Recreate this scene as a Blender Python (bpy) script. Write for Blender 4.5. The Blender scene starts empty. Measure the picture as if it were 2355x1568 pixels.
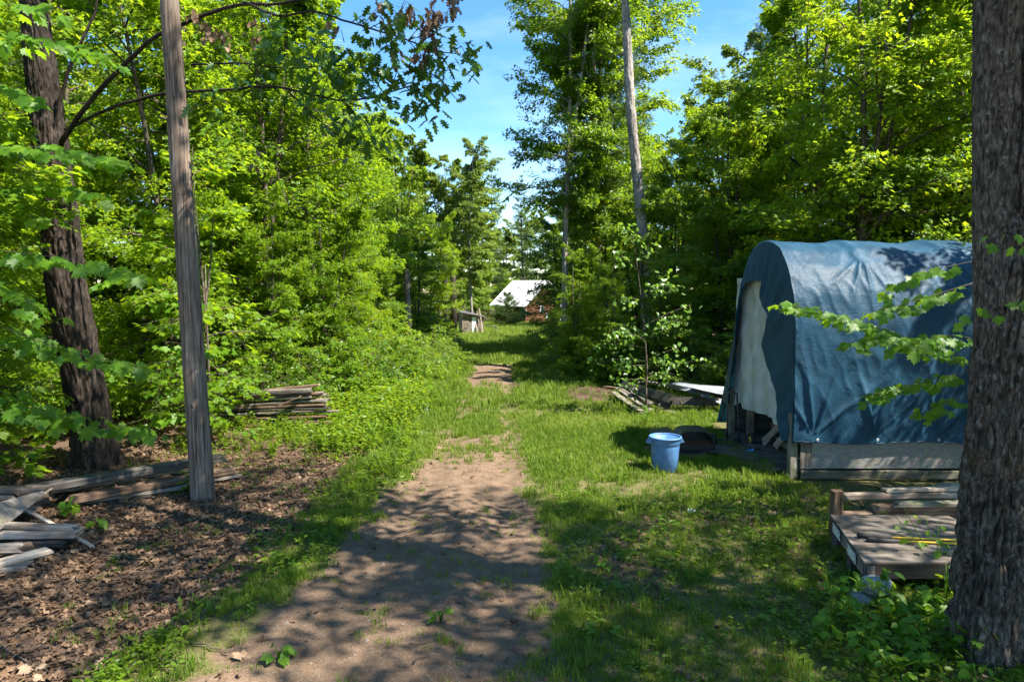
import bpy, math
import numpy as np
from mathutils import Vector, Matrix, Euler

# ------------------------------------------------------------------ camera, sky, sun, exposure
scene = bpy.context.scene
COL = scene.collection
CAM_H = 3.0
PITCH = math.radians(4.3)
cam_d = bpy.data.cameras.new('camera')
cam_d.lens = 24.0; cam_d.sensor_width = 36.0
cam_d.clip_start = 0.05; cam_d.clip_end = 3000
cam = bpy.data.objects.new('camera', cam_d); COL.objects.link(cam)
cam.location = (0, 0, CAM_H)
cam.rotation_euler = (math.pi/2 - PITCH, 0, 0)
scene.camera = cam

SUN_EL = math.radians(54)
SUN_H = Vector((0.92, -0.39, 0)).normalized()
SUN_DIR = Vector((SUN_H.x*math.cos(SUN_EL), SUN_H.y*math.cos(SUN_EL), math.sin(SUN_EL)))
world = bpy.data.worlds.new('World'); scene.world = world
world.use_nodes = True
wn, wl = world.node_tree.nodes, world.node_tree.links
wn.clear()
sky = wn.new('ShaderNodeTexSky'); sky.sky_type = 'NISHITA'; sky.sun_disc = False
sky.sun_elevation = SUN_EL; sky.sun_rotation = math.atan2(SUN_H.x, SUN_H.y)
sky.altitude = 300; sky.air_density = 1.0; sky.dust_density = 0.0; sky.ozone_density = 2.5
# thin high cloud streaks
tc = wn.new('ShaderNodeTexCoord')
mp = wn.new('ShaderNodeMapping'); mp.inputs['Scale'].default_value = (1.2, 1.2, 4.5); mp.inputs['Location'].default_value = (0.3, 0.1, 0.2)
cn = wn.new('ShaderNodeTexNoise'); cn.inputs['Scale'].default_value = 1.7; cn.inputs['Detail'].default_value = 7; cn.inputs['Roughness'].default_value = 0.6
cr = wn.new('ShaderNodeValToRGB'); cr.color_ramp.elements[0].position = 0.5; cr.color_ramp.elements[1].position = 0.8
cr.color_ramp.elements[1].color = (0.22, 0.22, 0.22, 1)
cm = wn.new('ShaderNodeMix'); cm.data_type = 'RGBA'
bg = wn.new('ShaderNodeBackground'); bg.inputs['Strength'].default_value = 0.09
wo = wn.new('ShaderNodeOutputWorld')
wl.new(tc.outputs['Generated'], mp.inputs['Vector']); wl.new(mp.outputs['Vector'], cn.inputs['Vector'])
wl.new(cn.outputs['Fac'], cr.inputs['Fac']); wl.new(cr.outputs['Color'], cm.inputs['Factor'])
hs = wn.new('ShaderNodeHueSaturation'); hs.inputs['Saturation'].default_value = 1.26; wl.new(sky.outputs['Color'], hs.inputs['Color']); wl.new(hs.outputs['Color'], cm.inputs['A']); cm.inputs['B'].default_value = (7.5, 7.8, 8.2, 1)
wl.new(cm.outputs['Result'], bg.inputs['Color']); wl.new(bg.outputs['Background'], wo.inputs['Surface'])

sd = bpy.data.lights.new('sun', 'SUN'); sd.energy = 5.0; sd.angle = math.radians(0.53); sd.color = (1.0, 0.94, 0.84)
sun = bpy.data.objects.new('sun', sd); COL.objects.link(sun)
sun.rotation_euler = SUN_DIR.to_track_quat('Z', 'Y').to_euler()
sun.location = (20, -6, 30)

scene.view_settings.view_transform = 'Standard'
scene.view_settings.look = 'None'
scene.view_settings.exposure = 1.9
scene.view_settings.gamma = 1.0
scene.view_settings.use_curve_mapping = False
cy = scene.cycles
cy.max_bounces = 7; cy.use_adaptive_sampling = True; cy.adaptive_threshold = 0.025; cy.diffuse_bounces = 4; cy.glossy_bounces = 2; cy.transmission_bounces = 6; cy.transparent_max_bounces = 8
cy.use_denoising = True
try:
    cy.denoiser = 'OPENIMAGEDENOISE'; cy.denoising_input_passes = 'RGB_ALBEDO_NORMAL'; cy.denoising_prefilter = 'ACCURATE'
except Exception:
    pass
cy.sample_clamp_indirect = 6.0
cy.caustics_reflective = False; cy.caustics_refractive = False

# ------------------------------------------------------------------ helpers
PI = math.pi
PXW, PXF = 2354.0, 2354.0*24/36
def ray(x, y):
    u = (x-1177.0)/PXF; v = (784.0-y)/PXF
    return Vector((u, math.cos(PITCH)+v*math.sin(PITCH), -math.sin(PITCH)+v*math.cos(PITCH)))
def at_y(x, y, Y):
    d = ray(x, y); t = Y/d.y
    return Vector((d.x*t, Y, CAM_H+d.z*t))
def at_z(x, y, z=0.0):
    d = ray(x, y); t = (z-CAM_H)/d.z
    return Vector((d.x*t, d.y*t, z))
def at_x(x, y, X):
    d = ray(x, y); t = X/d.x
    return Vector((X, d.y*t, CAM_H+d.z*t))

def _h(i, j, k, seed):
    with np.errstate(over='ignore'):
        n = (i.astype(np.int64)*374761393 + j.astype(np.int64)*668265263 + k.astype(np.int64)*2147483647 + seed*1274126177) & 0xffffffff
        n = ((n ^ (n >> 13))*1274126177) & 0xffffffff
        n = (n ^ (n >> 16)) & 0xffffff
    return n/float(0xffffff)
def vnoise(x, y, z=None, seed=0):
    x = np.asarray(x, float); y = np.asarray(y, float)
    z = np.zeros_like(x) if z is None else np.asarray(z, float)
    i, j, k = np.floor(x), np.floor(y), np.floor(z)
    fx, fy, fz = x-i, y-j, z-k
    fx, fy, fz = fx*fx*(3-2*fx), fy*fy*(3-2*fy), fz*fz*(3-2*fz)
    i, j, k = i.astype(np.int64), j.astype(np.int64), k.astype(np.int64)
    r = 0
    for a in (0, 1):
        for b in (0, 1):
            for c in (0, 1):
                w = (fx if a else 1-fx)*(fy if b else 1-fy)*(fz if c else 1-fz)
                r = r + w*_h(i+a, j+b, k+c, seed)
    return r
def fbm(x, y, z=None, o=4, seed=0):
    z = np.zeros_like(np.asarray(x, float)) if z is None else z
    r, a, t = 0, 0.5, 0
    for q in range(o):
        f = 2.0**q
        r = r + a*vnoise(x*f, y*f, z*f, seed+q*17); t += a; a *= 0.5
    return r/t
def sst(a, b, x):
    t = np.clip((x-a)/(b-a), 0, 1); return t*t*(3-2*t)

def mesh_np(name, V, F, mats=(), smooth=True, attrs=None):
    V = np.asarray(V, np.float32); F = np.asarray(F, np.int32)
    me = bpy.data.meshes.new(name)
    me.vertices.add(len(V)); me.vertices.foreach_set('co', V.ravel())
    k = F.shape[1]
    me.loops.add(F.size); me.loops.foreach_set('vertex_index', F.ravel())
    me.polygons.add(len(F)); me.polygons.foreach_set('loop_start', np.arange(0, F.size, k, dtype=np.int32))
    me.polygons.foreach_set('use_smooth', np.full(len(F), bool(smooth)))
    me.update(calc_edges=True)
    for an, av in (attrs or {}).items():
        at = me.attributes.new(an, 'FLOAT', 'POINT'); at.data.foreach_set('value', np.asarray(av, np.float32).ravel())
    for m in mats: me.materials.append(m)
    return me
def obj(name, me, parent=None, loc=(0, 0, 0), kind=None):
    o = bpy.data.objects.new(name, me); COL.objects.link(o)
    o.location = loc
    if parent is not None: o.parent = parent
    if kind: o['kind'] = kind
    return o
def tag(o, label, cat, group=None):
    o['label'] = label; o['category'] = cat
    if group: o['group'] = group
    return o
def empty(name, loc, label, cat, group=None):
    o = bpy.data.objects.new(name, None); COL.objects.link(o); o.location = loc; o.empty_display_size = 0.1
    return tag(o, label, cat, group)

class MB:
    """collects quads/tris into one mesh (n-gons padded by triangulating)"""
    def __init__(s): s.v = []; s.f = []
    def add(s, V, F):
        b = len(s.v); s.v += [tuple(p) for p in V]; s.f += [tuple(i+b for i in f) for f in F]; return s
    def box(s, x0, x1, y0, y1, z0, z1):
        return s.add([(x0,y0,z0),(x1,y0,z0),(x1,y1,z0),(x0,y1,z0),(x0,y0,z1),(x1,y0,z1),(x1,y1,z1),(x0,y1,z1)],
                     [(0,3,2,1),(4,5,6,7),(0,1,5,4),(1,2,6,5),(2,3,7,6),(3,0,4,7)])
    def mesh(s, name, mat=None, smooth=False, bevel=0.0):
        me = bpy.data.meshes.new(name); me.from_pydata(s.v, [], s.f); me.validate(); me.update()
        if bevel > 0:
            import bmesh
            bm = bmesh.new(); bm.from_mesh(me)
            bmesh.ops.bevel(bm, geom=list(bm.edges), offset=bevel, segments=2, affect='EDGES', profile=0.6)
            bm.to_mesh(me); bm.free()
        if mat: me.materials.append(mat)
        if smooth: me.polygons.foreach_set('use_smooth', [True]*len(me.polygons))
        return me

def tube(path, rad, sides=8, cap=True):
    P = np.asarray(path, float); n = len(P); rad = np.broadcast_to(np.asarray(rad, float), (n,))
    T = np.gradient(P, axis=0); T /= np.linalg.norm(T, axis=1)[:, None]+1e-9
    u = np.cross(T[0], (0, 0, 1.0))
    if np.linalg.norm(u) < 0.1: u = np.cross(T[0], (0, 1.0, 0))
    u /= np.linalg.norm(u)
    a = np.arange(sides)*2*PI/sides; V = []
    for i in range(n):
        u = u-T[i]*np.dot(u, T[i]); u /= np.linalg.norm(u); w = np.cross(T[i], u)
        V.append(P[i]+rad[i]*(np.cos(a)[:, None]*u+np.sin(a)[:, None]*w))
    V = np.concatenate(V)
    i = np.arange(n-1)[:, None]*sides; j = np.arange(sides)[None]; jn = (j+1) % sides
    F = np.stack([i+j, i+jn, i+sides+jn, i+sides+j], -1).reshape(-1, 4)
    if cap:
        c0, c1 = len(V), len(V)+1
        V = np.concatenate([V, P[:1], P[-1:]+T[-1:]*rad[-1]*0.3])
        q = np.arange(sides); qn = (q+1) % sides
        F = np.concatenate([F, np.stack([qn, q, np.full(sides, c0), np.full(sides, c0)], -1),
                            np.stack([(n-1)*sides+q, (n-1)*sides+qn, np.full(sides, c1), np.full(sides, c1)], -1)])
    return V, F
def quads_to_tris(F):
    a = F[:, [0, 1, 2]]; b = F[:, [0, 2, 3]]
    ok = b[:, 1] != b[:, 2]
    return np.concatenate([a, b[ok]])
def join(parts):
    V, F, b = [], [], 0
    for v, f in parts:
        f = np.asarray(f)
        if f.shape[1] == 4: f = quads_to_tris(f)
        V.append(v); F.append(f+b); b += len(v)
    return np.concatenate(V), np.concatenate(F)
def norm(a): return a/(np.linalg.norm(a, axis=-1, keepdims=True)+1e-9)
def frame_m(p, d, n, s=1.0):
    d = Vector(d).normalized(); n = Vector(n); x = d.cross(n).normalized(); z = x.cross(d)
    m = Matrix((x, d, z)).transposed().to_4x4()
    return Matrix.Translation(Vector(p)) @ m @ Matrix.Diagonal((s, s, s, 1))

# ------------------------------------------------------------------ materials
def mat(name):
    m = bpy.data.materials.new(name); m.use_nodes = True
    n, l = m.node_tree.nodes, m.node_tree.links
    b = n.get('Principled BSDF'); return m, n, l, b
def N(n, t, **kw):
    q = n.new(t)
    for k, v in kw.items():
        if k in q.inputs: q.inputs[k].default_value = v
        else: setattr(q, k, v)
    return q
def ramp(n, stops):
    r = n.new('ShaderNodeValToRGB'); e = r.color_ramp.elements
    e[0].position, e[0].color = stops[0][0], (*stops[0][1], 1)
    e[1].position, e[1].color = stops[-1][0], (*stops[-1][1], 1)
    for p, c in stops[1:-1]:
        q = e.new(p); q.color = (*c, 1)
    return r
def objcoord(n, l, scale, rand=True):
    t = n.new('ShaderNodeTexCoord'); m = n.new('ShaderNodeMapping'); m.inputs['Scale'].default_value = scale
    l.new(t.outputs['Object'], m.inputs['Vector'])
    if rand:
        oi = n.new('ShaderNodeObjectInfo'); mul = N(n, 'ShaderNodeMath', operation='MULTIPLY'); mul.inputs[1].default_value = 37.0
        l.new(oi.outputs['Random'], mul.inputs[0]); l.new(mul.outputs[0], m.inputs['Location'])
    return m
def mixc(n, l, a, b, f):
    q = n.new('ShaderNodeMix'); q.data_type = 'RGBA'
    for k, v in (('A', a), ('B', b), ('Factor', f)):
        if hasattr(v, 'links'): l.new(v, q.inputs[k])
        elif k == 'Factor': q.inputs[k].default_value = v
        else: q.inputs[k].default_value = (*v, 1)
    return q.outputs['Result']
def bump(n, l, b, height, strength=0.5, dist=0.02):
    q = n.new('ShaderNodeBump'); q.inputs['Strength'].default_value = strength; q.inputs['Distance'].default_value = dist
    l.new(height, q.inputs['Height']); l.new(q.outputs['Normal'], b.inputs['Normal'])

def leaf_mat(name, dark, mid, light, trans, tf=0.42, rough=0.45, spec=0.3, inst=False):
    m, n, l, b = mat(name)
    at = n.new('ShaderNodeAttribute'); at.attribute_name = 'tint'
    if inst: at.attribute_type = 'INSTANCER'
    oi = n.new('ShaderNodeObjectInfo')
    ad = N(n, 'ShaderNodeMath', operation='MULTIPLY_ADD'); ad.inputs[1].default_value = 0.42
    l.new(oi.outputs['Random'], ad.inputs[0])
    sc = N(n, 'ShaderNodeMath', operation='MULTIPLY'); sc.inputs[1].default_value = 0.6
    l.new(at.outputs['Fac'], sc.inputs[0]); l.new(sc.outputs[0], ad.inputs[2])
    r = ramp(n, [(0.0, dark), (0.5, mid), (1.0, light)]); l.new(ad.outputs[0], r.inputs['Fac'])
    l.new(r.outputs['Color'], b.inputs['Base Color'])
    b.inputs['Roughness'].default_value = rough; b.inputs['Specular IOR Level'].default_value = spec
    tr = n.new('ShaderNodeBsdfTranslucent')
    tr_r = ramp(n, [(0.0, tuple(c*0.65 for c in trans)), (0.55, trans), (1.0, (min(1, trans[0]*1.45), min(1, trans[1]*1.12), trans[2]*1.1))])
    l.new(ad.outputs[0], tr_r.inputs['Fac']); l.new(tr_r.outputs['Color'], tr.inputs['Color'])
    mx = n.new('ShaderNodeMixShader'); mx.inputs['Fac'].default_value = tf
    l.new(b.outputs[0], mx.inputs[1]); l.new(tr.outputs[0], mx.inputs[2])
    l.new(mx.outputs[0], n['Material Output'].inputs['Surface'])
    return m
M = {}
M['maple'] = leaf_mat('maple_leaf', (0.05,0.11,0.006), (0.095,0.18,0.008), (0.165,0.25,0.012), (0.38,0.55,0.015), tf=0.5)
M['oak'] = leaf_mat('oak_leaf', (0.03,0.085,0.014), (0.05,0.12,0.016), (0.08,0.16,0.03), (0.14,0.28,0.02), tf=0.36, rough=0.32, spec=0.5)
M['broad'] = leaf_mat('broad_leaf', (0.045,0.105,0.009), (0.085,0.165,0.012), (0.14,0.225,0.02), (0.31,0.47,0.015), rough=0.36, spec=0.45, tf=0.5)
M['aspen'] = leaf_mat('aspen_leaf', (0.06,0.13,0.02), (0.10,0.19,0.03), (0.16,0.26,0.05), (0.22,0.40,0.03), rough=0.35, spec=0.5)
M['pine'] = leaf_mat('pine_needle', (0.04,0.075,0.02), (0.075,0.12,0.03), (0.12,0.18,0.045), (0.16,0.26,0.03), tf=0.35)
M['far'] = leaf_mat('far_leaf', (0.08,0.13,0.025), (0.13,0.19,0.035), (0.18,0.25,0.05), (0.32,0.44,0.04), tf=0.5)
M['grass'] = leaf_mat('grass_blade', (0.06,0.12,0.011), (0.11,0.175,0.016), (0.21,0.24,0.05), (0.24,0.36,0.025), inst=True, rough=0.55, spec=0.2)
M['weed'] = leaf_mat('weed_leaf', (0.055,0.12,0.009), (0.10,0.175,0.011), (0.17,0.25,0.02), (0.35,0.48,0.014), inst=True, rough=0.42, spec=0.4, tf=0.48)
M['plant'] = leaf_mat('plant_leaf', (0.04,0.11,0.007), (0.075,0.17,0.010), (0.13,0.24,0.014), (0.30,0.52,0.014), rough=0.45, spec=0.3, tf=0.48)
M['dead'] = leaf_mat('dead_leaf', (0.055,0.032,0.017), (0.16,0.098,0.058), (0.38,0.27,0.175), (0.16,0.09,0.04), tf=0.14, rough=0.6, spec=0.2)
M['flower'] = leaf_mat('white_flower', (0.7,0.7,0.68), (0.75,0.75,0.75), (0.8,0.8,0.8), (0.7,0.7,0.7), tf=0.3)

def wood_mat(name, c0, c1, c2, rough=0.75, moss=None, scale=1.0):
    m, n, l, b = mat(name)
    g = objcoord(n, l, (1.2*scale, 26*scale, 26*scale))
    n1 = N(n, 'ShaderNodeTexNoise', Scale=1.6, Detail=8.0, Roughness=0.65); l.new(g.outputs[0], n1.inputs['Vector'])
    r = ramp(n, [(0.28, c0), (0.5, c1), (0.74, c2)]); l.new(n1.outputs['Fac'], r.inputs['Fac'])
    g2 = objcoord(n, l, (2.2, 3.0, 3.0)); n2 = N(n, 'ShaderNodeTexNoise', Scale=1.3, Detail=5.0); l.new(g2.outputs[0], n2.inputs['Vector'])
    r2 = ramp(n, [(0.35, (0.55,0.5,0.47)), (0.65, (1.15,1.12,1.1))]); l.new(n2.outputs['Fac'], r2.inputs['Fac'])
    oi = n.new('ShaderNodeObjectInfo'); r3 = ramp(n, [(0.0, (0.7,0.66,0.62)), (0.5, (1,1,1)), (1.0, (1.2,1.13,1.02))]); l.new(oi.outputs['Random'], r3.inputs['Fac'])
    def mul(a, c):
        q = n.new('ShaderNodeMix'); q.data_type = 'RGBA'; q.blend_type = 'MULTIPLY'; q.inputs['Factor'].default_value = 1
        l.new(a, q.inputs['A']); l.new(c, q.inputs['B']); return q.outputs['Result']
    col = mul(mul(r.outputs['Color'], r2.outputs['Color']), r3.outputs['Color'])
    if moss:
        g3 = objcoord(n, l, (3, 3, 3)); n3 = N(n, 'ShaderNodeTexNoise', Scale=2.0, Detail=6.0); l.new(g3.outputs[0], n3.inputs['Vector'])
        rm = ramp(n, [(0.52, (0,0,0)), (0.68, (0.8,0.8,0.8))]); l.new(n3.outputs['Fac'], rm.inputs['Fac'])
        col = mixc(n, l, col, moss, rm.outputs['Color'])
    l.new(col, b.inputs['Base Color']); b.inputs['Roughness'].default_value = rough; b.inputs['Specular IOR Level'].default_value = 0.2
    bump(n, l, b, n1.outputs['Fac'], 0.7, 0.008)
    return m
M['wood'] = wood_mat('weathered_wood', (0.055,0.048,0.04), (0.19,0.168,0.145), (0.36,0.33,0.295))
M['wood_brown'] = wood_mat('brown_wood', (0.05,0.03,0.02), (0.17,0.115,0.08), (0.34,0.26,0.2))
M['wood_pale'] = wood_mat('pale_wood', (0.16,0.13,0.10), (0.36,0.31,0.26), (0.52,0.48,0.43))
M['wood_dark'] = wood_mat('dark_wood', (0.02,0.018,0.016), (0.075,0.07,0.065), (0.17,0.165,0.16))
M['wood_moss'] = wood_mat('mossy_wood', (0.06,0.055,0.045), (0.17,0.16,0.13), (0.30,0.29,0.25), moss=(0.10,0.12,0.05))
M['ply'] = wood_mat('weathered_plywood', (0.085,0.075,0.065), (0.185,0.165,0.145), (0.28,0.255,0.23), scale=0.7, moss=(0.09,0.085,0.06))

def bark_mat(name, dark, mid, light, sc=(9, 9, 1.8), strength=0.9, dist=0.03, lichen=None):
    m, n, l, b = mat(name)
    g = objcoord(n, l, sc)
    n1 = N(n, 'ShaderNodeTexNoise', Scale=1.6, Detail=9.0, Roughness=0.62, Distortion=0.6); l.new(g.outputs[0], n1.inputs['Vector'])
    r = ramp(n, [(0.36, dark), (0.52, mid), (0.72, light)]); l.new(n1.outputs['Fac'], r.inputs['Fac'])
    g2 = objcoord(n, l, (1.5, 1.5, 0.8)); n2 = N(n, 'ShaderNodeTexNoise', Scale=1.5, Detail=4.0); l.new(g2.outputs[0], n2.inputs['Vector'])
    r2 = ramp(n, [(0.3, (0.6,0.6,0.6)), (0.7, (1.25,1.2,1.15))]); l.new(n2.outputs['Fac'], r2.inputs['Fac'])
    q = n.new('ShaderNodeMix'); q.data_type = 'RGBA'; q.blend_type = 'MULTIPLY'; q.inputs['Factor'].default_value = 1
    l.new(r.outputs['Color'], q.inputs['A']); l.new(r2.outputs['Color'], q.inputs['B']); col = q.outputs['Result']
    if lichen:
        g3 = objcoord(n, l, (6, 6, 5)); n3 = N(n, 'ShaderNodeTexNoise', Scale=4.0, Detail=5.0); l.new(g3.outputs[0], n3.inputs['Vector'])
        rm = ramp(n, [(0.60, (0,0,0)), (0.70, (0.7,0.7,0.7))]); l.new(n3.outputs['Fac'], rm.inputs['Fac'])
        col = mixc(n, l, col, lichen, rm.outputs['Color'])
    l.new(col, b.inputs['Base Color']); b.inputs['Roughness'].default_value = 0.9; b.inputs['Specular IOR Level'].default_value = 0.15
    bump(n, l, b, n1.outputs['Fac'], strength, dist)
    return m
M['bark'] = bark_mat('grey_bark', (0.018,0.013,0.009), (0.085,0.068,0.051), (0.23,0.19,0.15), sc=(18, 18, 7.0), strength=0.7, dist=0.02, lichen=(0.20,0.20,0.17))
M['bark_dark'] = bark_mat('dark_bark', (0.010,0.0075,0.006), (0.036,0.028,0.022), (0.085,0.068,0.055), sc=(22, 22, 4.0))
M['bark_pale'] = bark_mat('pale_bark', (0.12,0.105,0.09), (0.27,0.245,0.22), (0.42,0.40,0.37), sc=(9, 9, 4.5), strength=0.5)
M['bark_twig'] = bark_mat('twig_bark', (0.05,0.04,0.03), (0.10,0.08,0.06), (0.18,0.15,0.12), sc=(20, 20, 20), strength=0.3)
M['pole'] = bark_mat('weathered_pole', (0.06,0.043,0.034), (0.17,0.13,0.10), (0.30,0.245,0.205), sc=(20, 20, 1.0), strength=0.6, dist=0.01)
M['log'] = bark_mat('red_log', (0.07,0.03,0.017), (0.17,0.075,0.042), (0.28,0.14,0.085), sc=(2, 14, 14), strength=0.3)

def flat_mat(name, c, rough=0.6, metal=0.0, spec=0.5, var=0.15, sc=3.0, bs=0.0):
    m, n, l, b = mat(name)
    g = objcoord(n, l, (sc, sc, sc)); n1 = N(n, 'ShaderNodeTexNoise', Scale=2.0, Detail=6.0); l.new(g.outputs[0], n1.inputs['Vector'])
    r = ramp(n, [(0.3, tuple(x*(1-var) for x in c)), (0.7, tuple(min(1, x*(1+var)) for x in c))]); l.new(n1.outputs['Fac'], r.inputs['Fac'])
    l.new(r.outputs['Color'], b.inputs['Base Color'])
    b.inputs['Roughness'].default_value = rough; b.inputs['Metallic'].default_value = metal; b.inputs['Specular IOR Level'].default_value = spec
    if bs: bump(n, l, b, n1.outputs['Fac'], bs, 0.01)
    return m
M['can'] = flat_mat('blue_plastic', (0.062,0.155,0.33), 0.5, var=0.25, sc=4.0)
M['black'] = flat_mat('black_metal', (0.022,0.022,0.024), 0.38, var=0.3)
M['rubber'] = flat_mat('black_rubber', (0.012,0.012,0.012), 0.75)
M['steel'] = flat_mat('galvanised_steel', (0.60,0.61,0.61), 0.5, metal=0.25, var=0.12, sc=9)
M['sheet'] = flat_mat('weathered_sheet', (0.17,0.18,0.195), 0.7, metal=0.0, spec=0.2, var=0.3, sc=2)
M['yellow'] = flat_mat('yellow_paint', (0.62,0.38,0.03), 0.5, var=0.2)
M['sign_yellow'] = flat_mat('sign_lettering', (0.62,0.58,0.20), 0.6)
M['sign_board'] = flat_mat('sign_board', (0.05,0.05,0.045), 0.7, var=0.3)
M['roof'] = flat_mat('pale_metal_roof', (0.72,0.73,0.75), 0.45, var=0.06, sc=1)
M['white'] = flat_mat('white_paint', (0.76,0.76,0.74), 0.5, var=0.06)
M['glass'] = flat_mat('window_glass', (0.06,0.08,0.09), 0.08, spec=0.8)
M['shingle'] = flat_mat('dark_shingle', (0.09,0.085,0.09), 0.85, var=0.35, sc=12, bs=0.5)
M['pebble'] = flat_mat('brown_pebble', (0.14,0.11,0.085), 0.9, var=0.4, sc=30)
M['rock'] = flat_mat('grey_rock', (0.24,0.25,0.28), 0.85, var=0.35, sc=8, bs=0.7)
M['bluebit'] = flat_mat('bright_blue_plastic', (0.03,0.28,0.62), 0.4)
M['redlabel'] = flat_mat('red_label', (0.45,0.03,0.03), 0.5)
M['paper'] = flat_mat('white_litter', (0.8,0.8,0.78), 0.6)
M['ember'] = flat_mat('rust', (0.16,0.06,0.02), 0.8, var=0.4, sc=12)
# ------------------------------------------------------------------ terrain
def xc(y): return -0.68-0.40*np.exp(-(np.maximum(y, 3)-5.0)/2.2)
def hw(y): return 0.78+0.55*np.exp(-(np.maximum(y, 3)-5.0)/5.0)
def path_raw(x, y):
    q = np.abs(x-xc(y))/hw(y)+0.55*(fbm(x*1.1, y*0.8, o=4, seed=5)-0.5)+0.30*(vnoise(x*5, y*5, seed=8)-0.5)
    return (1-sst(0.80, 1.15, q))*(1-sst(26.3, 27.3, y+0.6*(vnoise(x*2, y*2, seed=9)-0.5)))
def path_m(x, y):
    p = path_raw(x, y)
    grassy = sst(10.8, 14.6, y)*(1-sst(20.0, 22.5, y))
    n = fbm(x*1.3, y*0.9, o=4, seed=31)
    return p*(1-grassy*(0.30+0.6*sst(0.34, 0.60, n)))
def litter_m(x, y):
    n = fbm(x*0.9, y*0.9, o=4, seed=12)-0.5
    left = sst(-2.35, -2.95, x+1.0*n+0.75*np.exp(-(np.maximum(y, 4)-5.2)/1.6))*(1-sst(12.6, 14.2, y+1.5*n+0.25*(x+4)))
    forest_l = sst(-5.8, -7.0, x+1.2*n)*sst(10, 12, y)
    forest_r = sst(5.2, 6.2, x+1.0*n)*sst(16.5, 17.5, y)
    heap = np.exp(-(((x-2.2)/1.05)**4+((y-19.0)/1.7)**4))
    b1 = np.exp(-(((x-3.1)/0.8)**2+((y-8.6)/0.55)**2))*0.75
    b2 = np.exp(-(((x-4.6)/1.2)**2+((y-7.4)/1.6)**2))*0.8
    b3 = np.exp(-(((x-4.6)/1.6)**2+((y-18.0)/1.5)**2))
    b4 = 0.5*sst(0.46, 0.62, n+0.5)*sst(0.4, 1.2, x)*(1-sst(10, 11.5, y))
    forest_f = np.maximum(np.maximum(sst(-9, -12, x), sst(7, 9, x)), sst(78, 84, y))*sst(12, 14, y)
    return np.clip(np.maximum.reduce([forest_f, left, forest_l, forest_r, heap, b1, b2, b3, b4]), 0, 1)
def gz(x, y):
    x = np.asarray(x, float); y = np.asarray(y, float)
    z = -0.0125*np.maximum(0, y-30)*np.where(y > 90, 90/np.maximum(y, 1), 1)
    near = np.exp(-np.maximum(0, np.abs(y-15)-30)/20)
    z = z+near*(0.10*(fbm(x*0.45, y*0.45, o=3, seed=3)-0.5)+0.022*(fbm(x*3.1, y*3.1, o=3, seed=4)-0.5))
    f = 1-sst(24, 30, y)
    for s in (-0.62, 0.62):
        z = z-0.05*f*np.exp(-((x-xc(y)-s)/0.22)**2)
    z = z+0.16*np.exp(-((y-27.9)/1.1)**2)*np.exp(-((x+0.6)/4)**2)
    z = z+0.18*np.exp(-(((x-2.2)/1.0)**2+((y-19.2)/1.5)**2))
    z = z+0.22*sst(-4, -9, x)
    return z
def gzf(x, y): return float(gz(np.array([x]), np.array([y]))[0])

def axis(dense0, dense1, step, far0, far1):
    a = np.arange(dense0, dense1+1e-6, step)
    l, r, d = [], [], step
    p = dense0
    while p > far0: d *= 1.22; p -= d; l.append(p)
    p = dense1; d = step
    while p < far1: d *= 1.22; p += d; r.append(p)
    return np.concatenate([l[::-1], a, r])
ax = axis(-7.5, 6.5, 0.085, -500, 500); ay = axis(4.2, 24, 0.085, -60, 900)
GX, GY = np.meshgrid(ax, ay)
GZ = gz(GX, GY)
pm = path_m(GX, GY); lm = litter_m(GX, GY)
lawn_far = sst(26, 28, GY)*sst(-14, -9, GX)*(1-sst(6, 9, GX))*(1-sst(75, 85, GY))
nx, ny = len(ax), len(ay)
ii = (np.arange(ny-1)[:, None]*nx+np.arange(nx-1)[None]).reshape(-1)
GF = np.stack([ii, ii+1, ii+nx+1, ii+nx], -1)
GV = np.stack([GX.ravel(), GY.ravel(), GZ.ravel()], -1)
praw = path_raw(GX, GY).ravel()
is_path = praw[GF].mean(1) > 0.5
def submesh(F):
    u, inv = np.unique(F.ravel(), return_inverse=True); return u, inv.reshape(F.shape)

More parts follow.
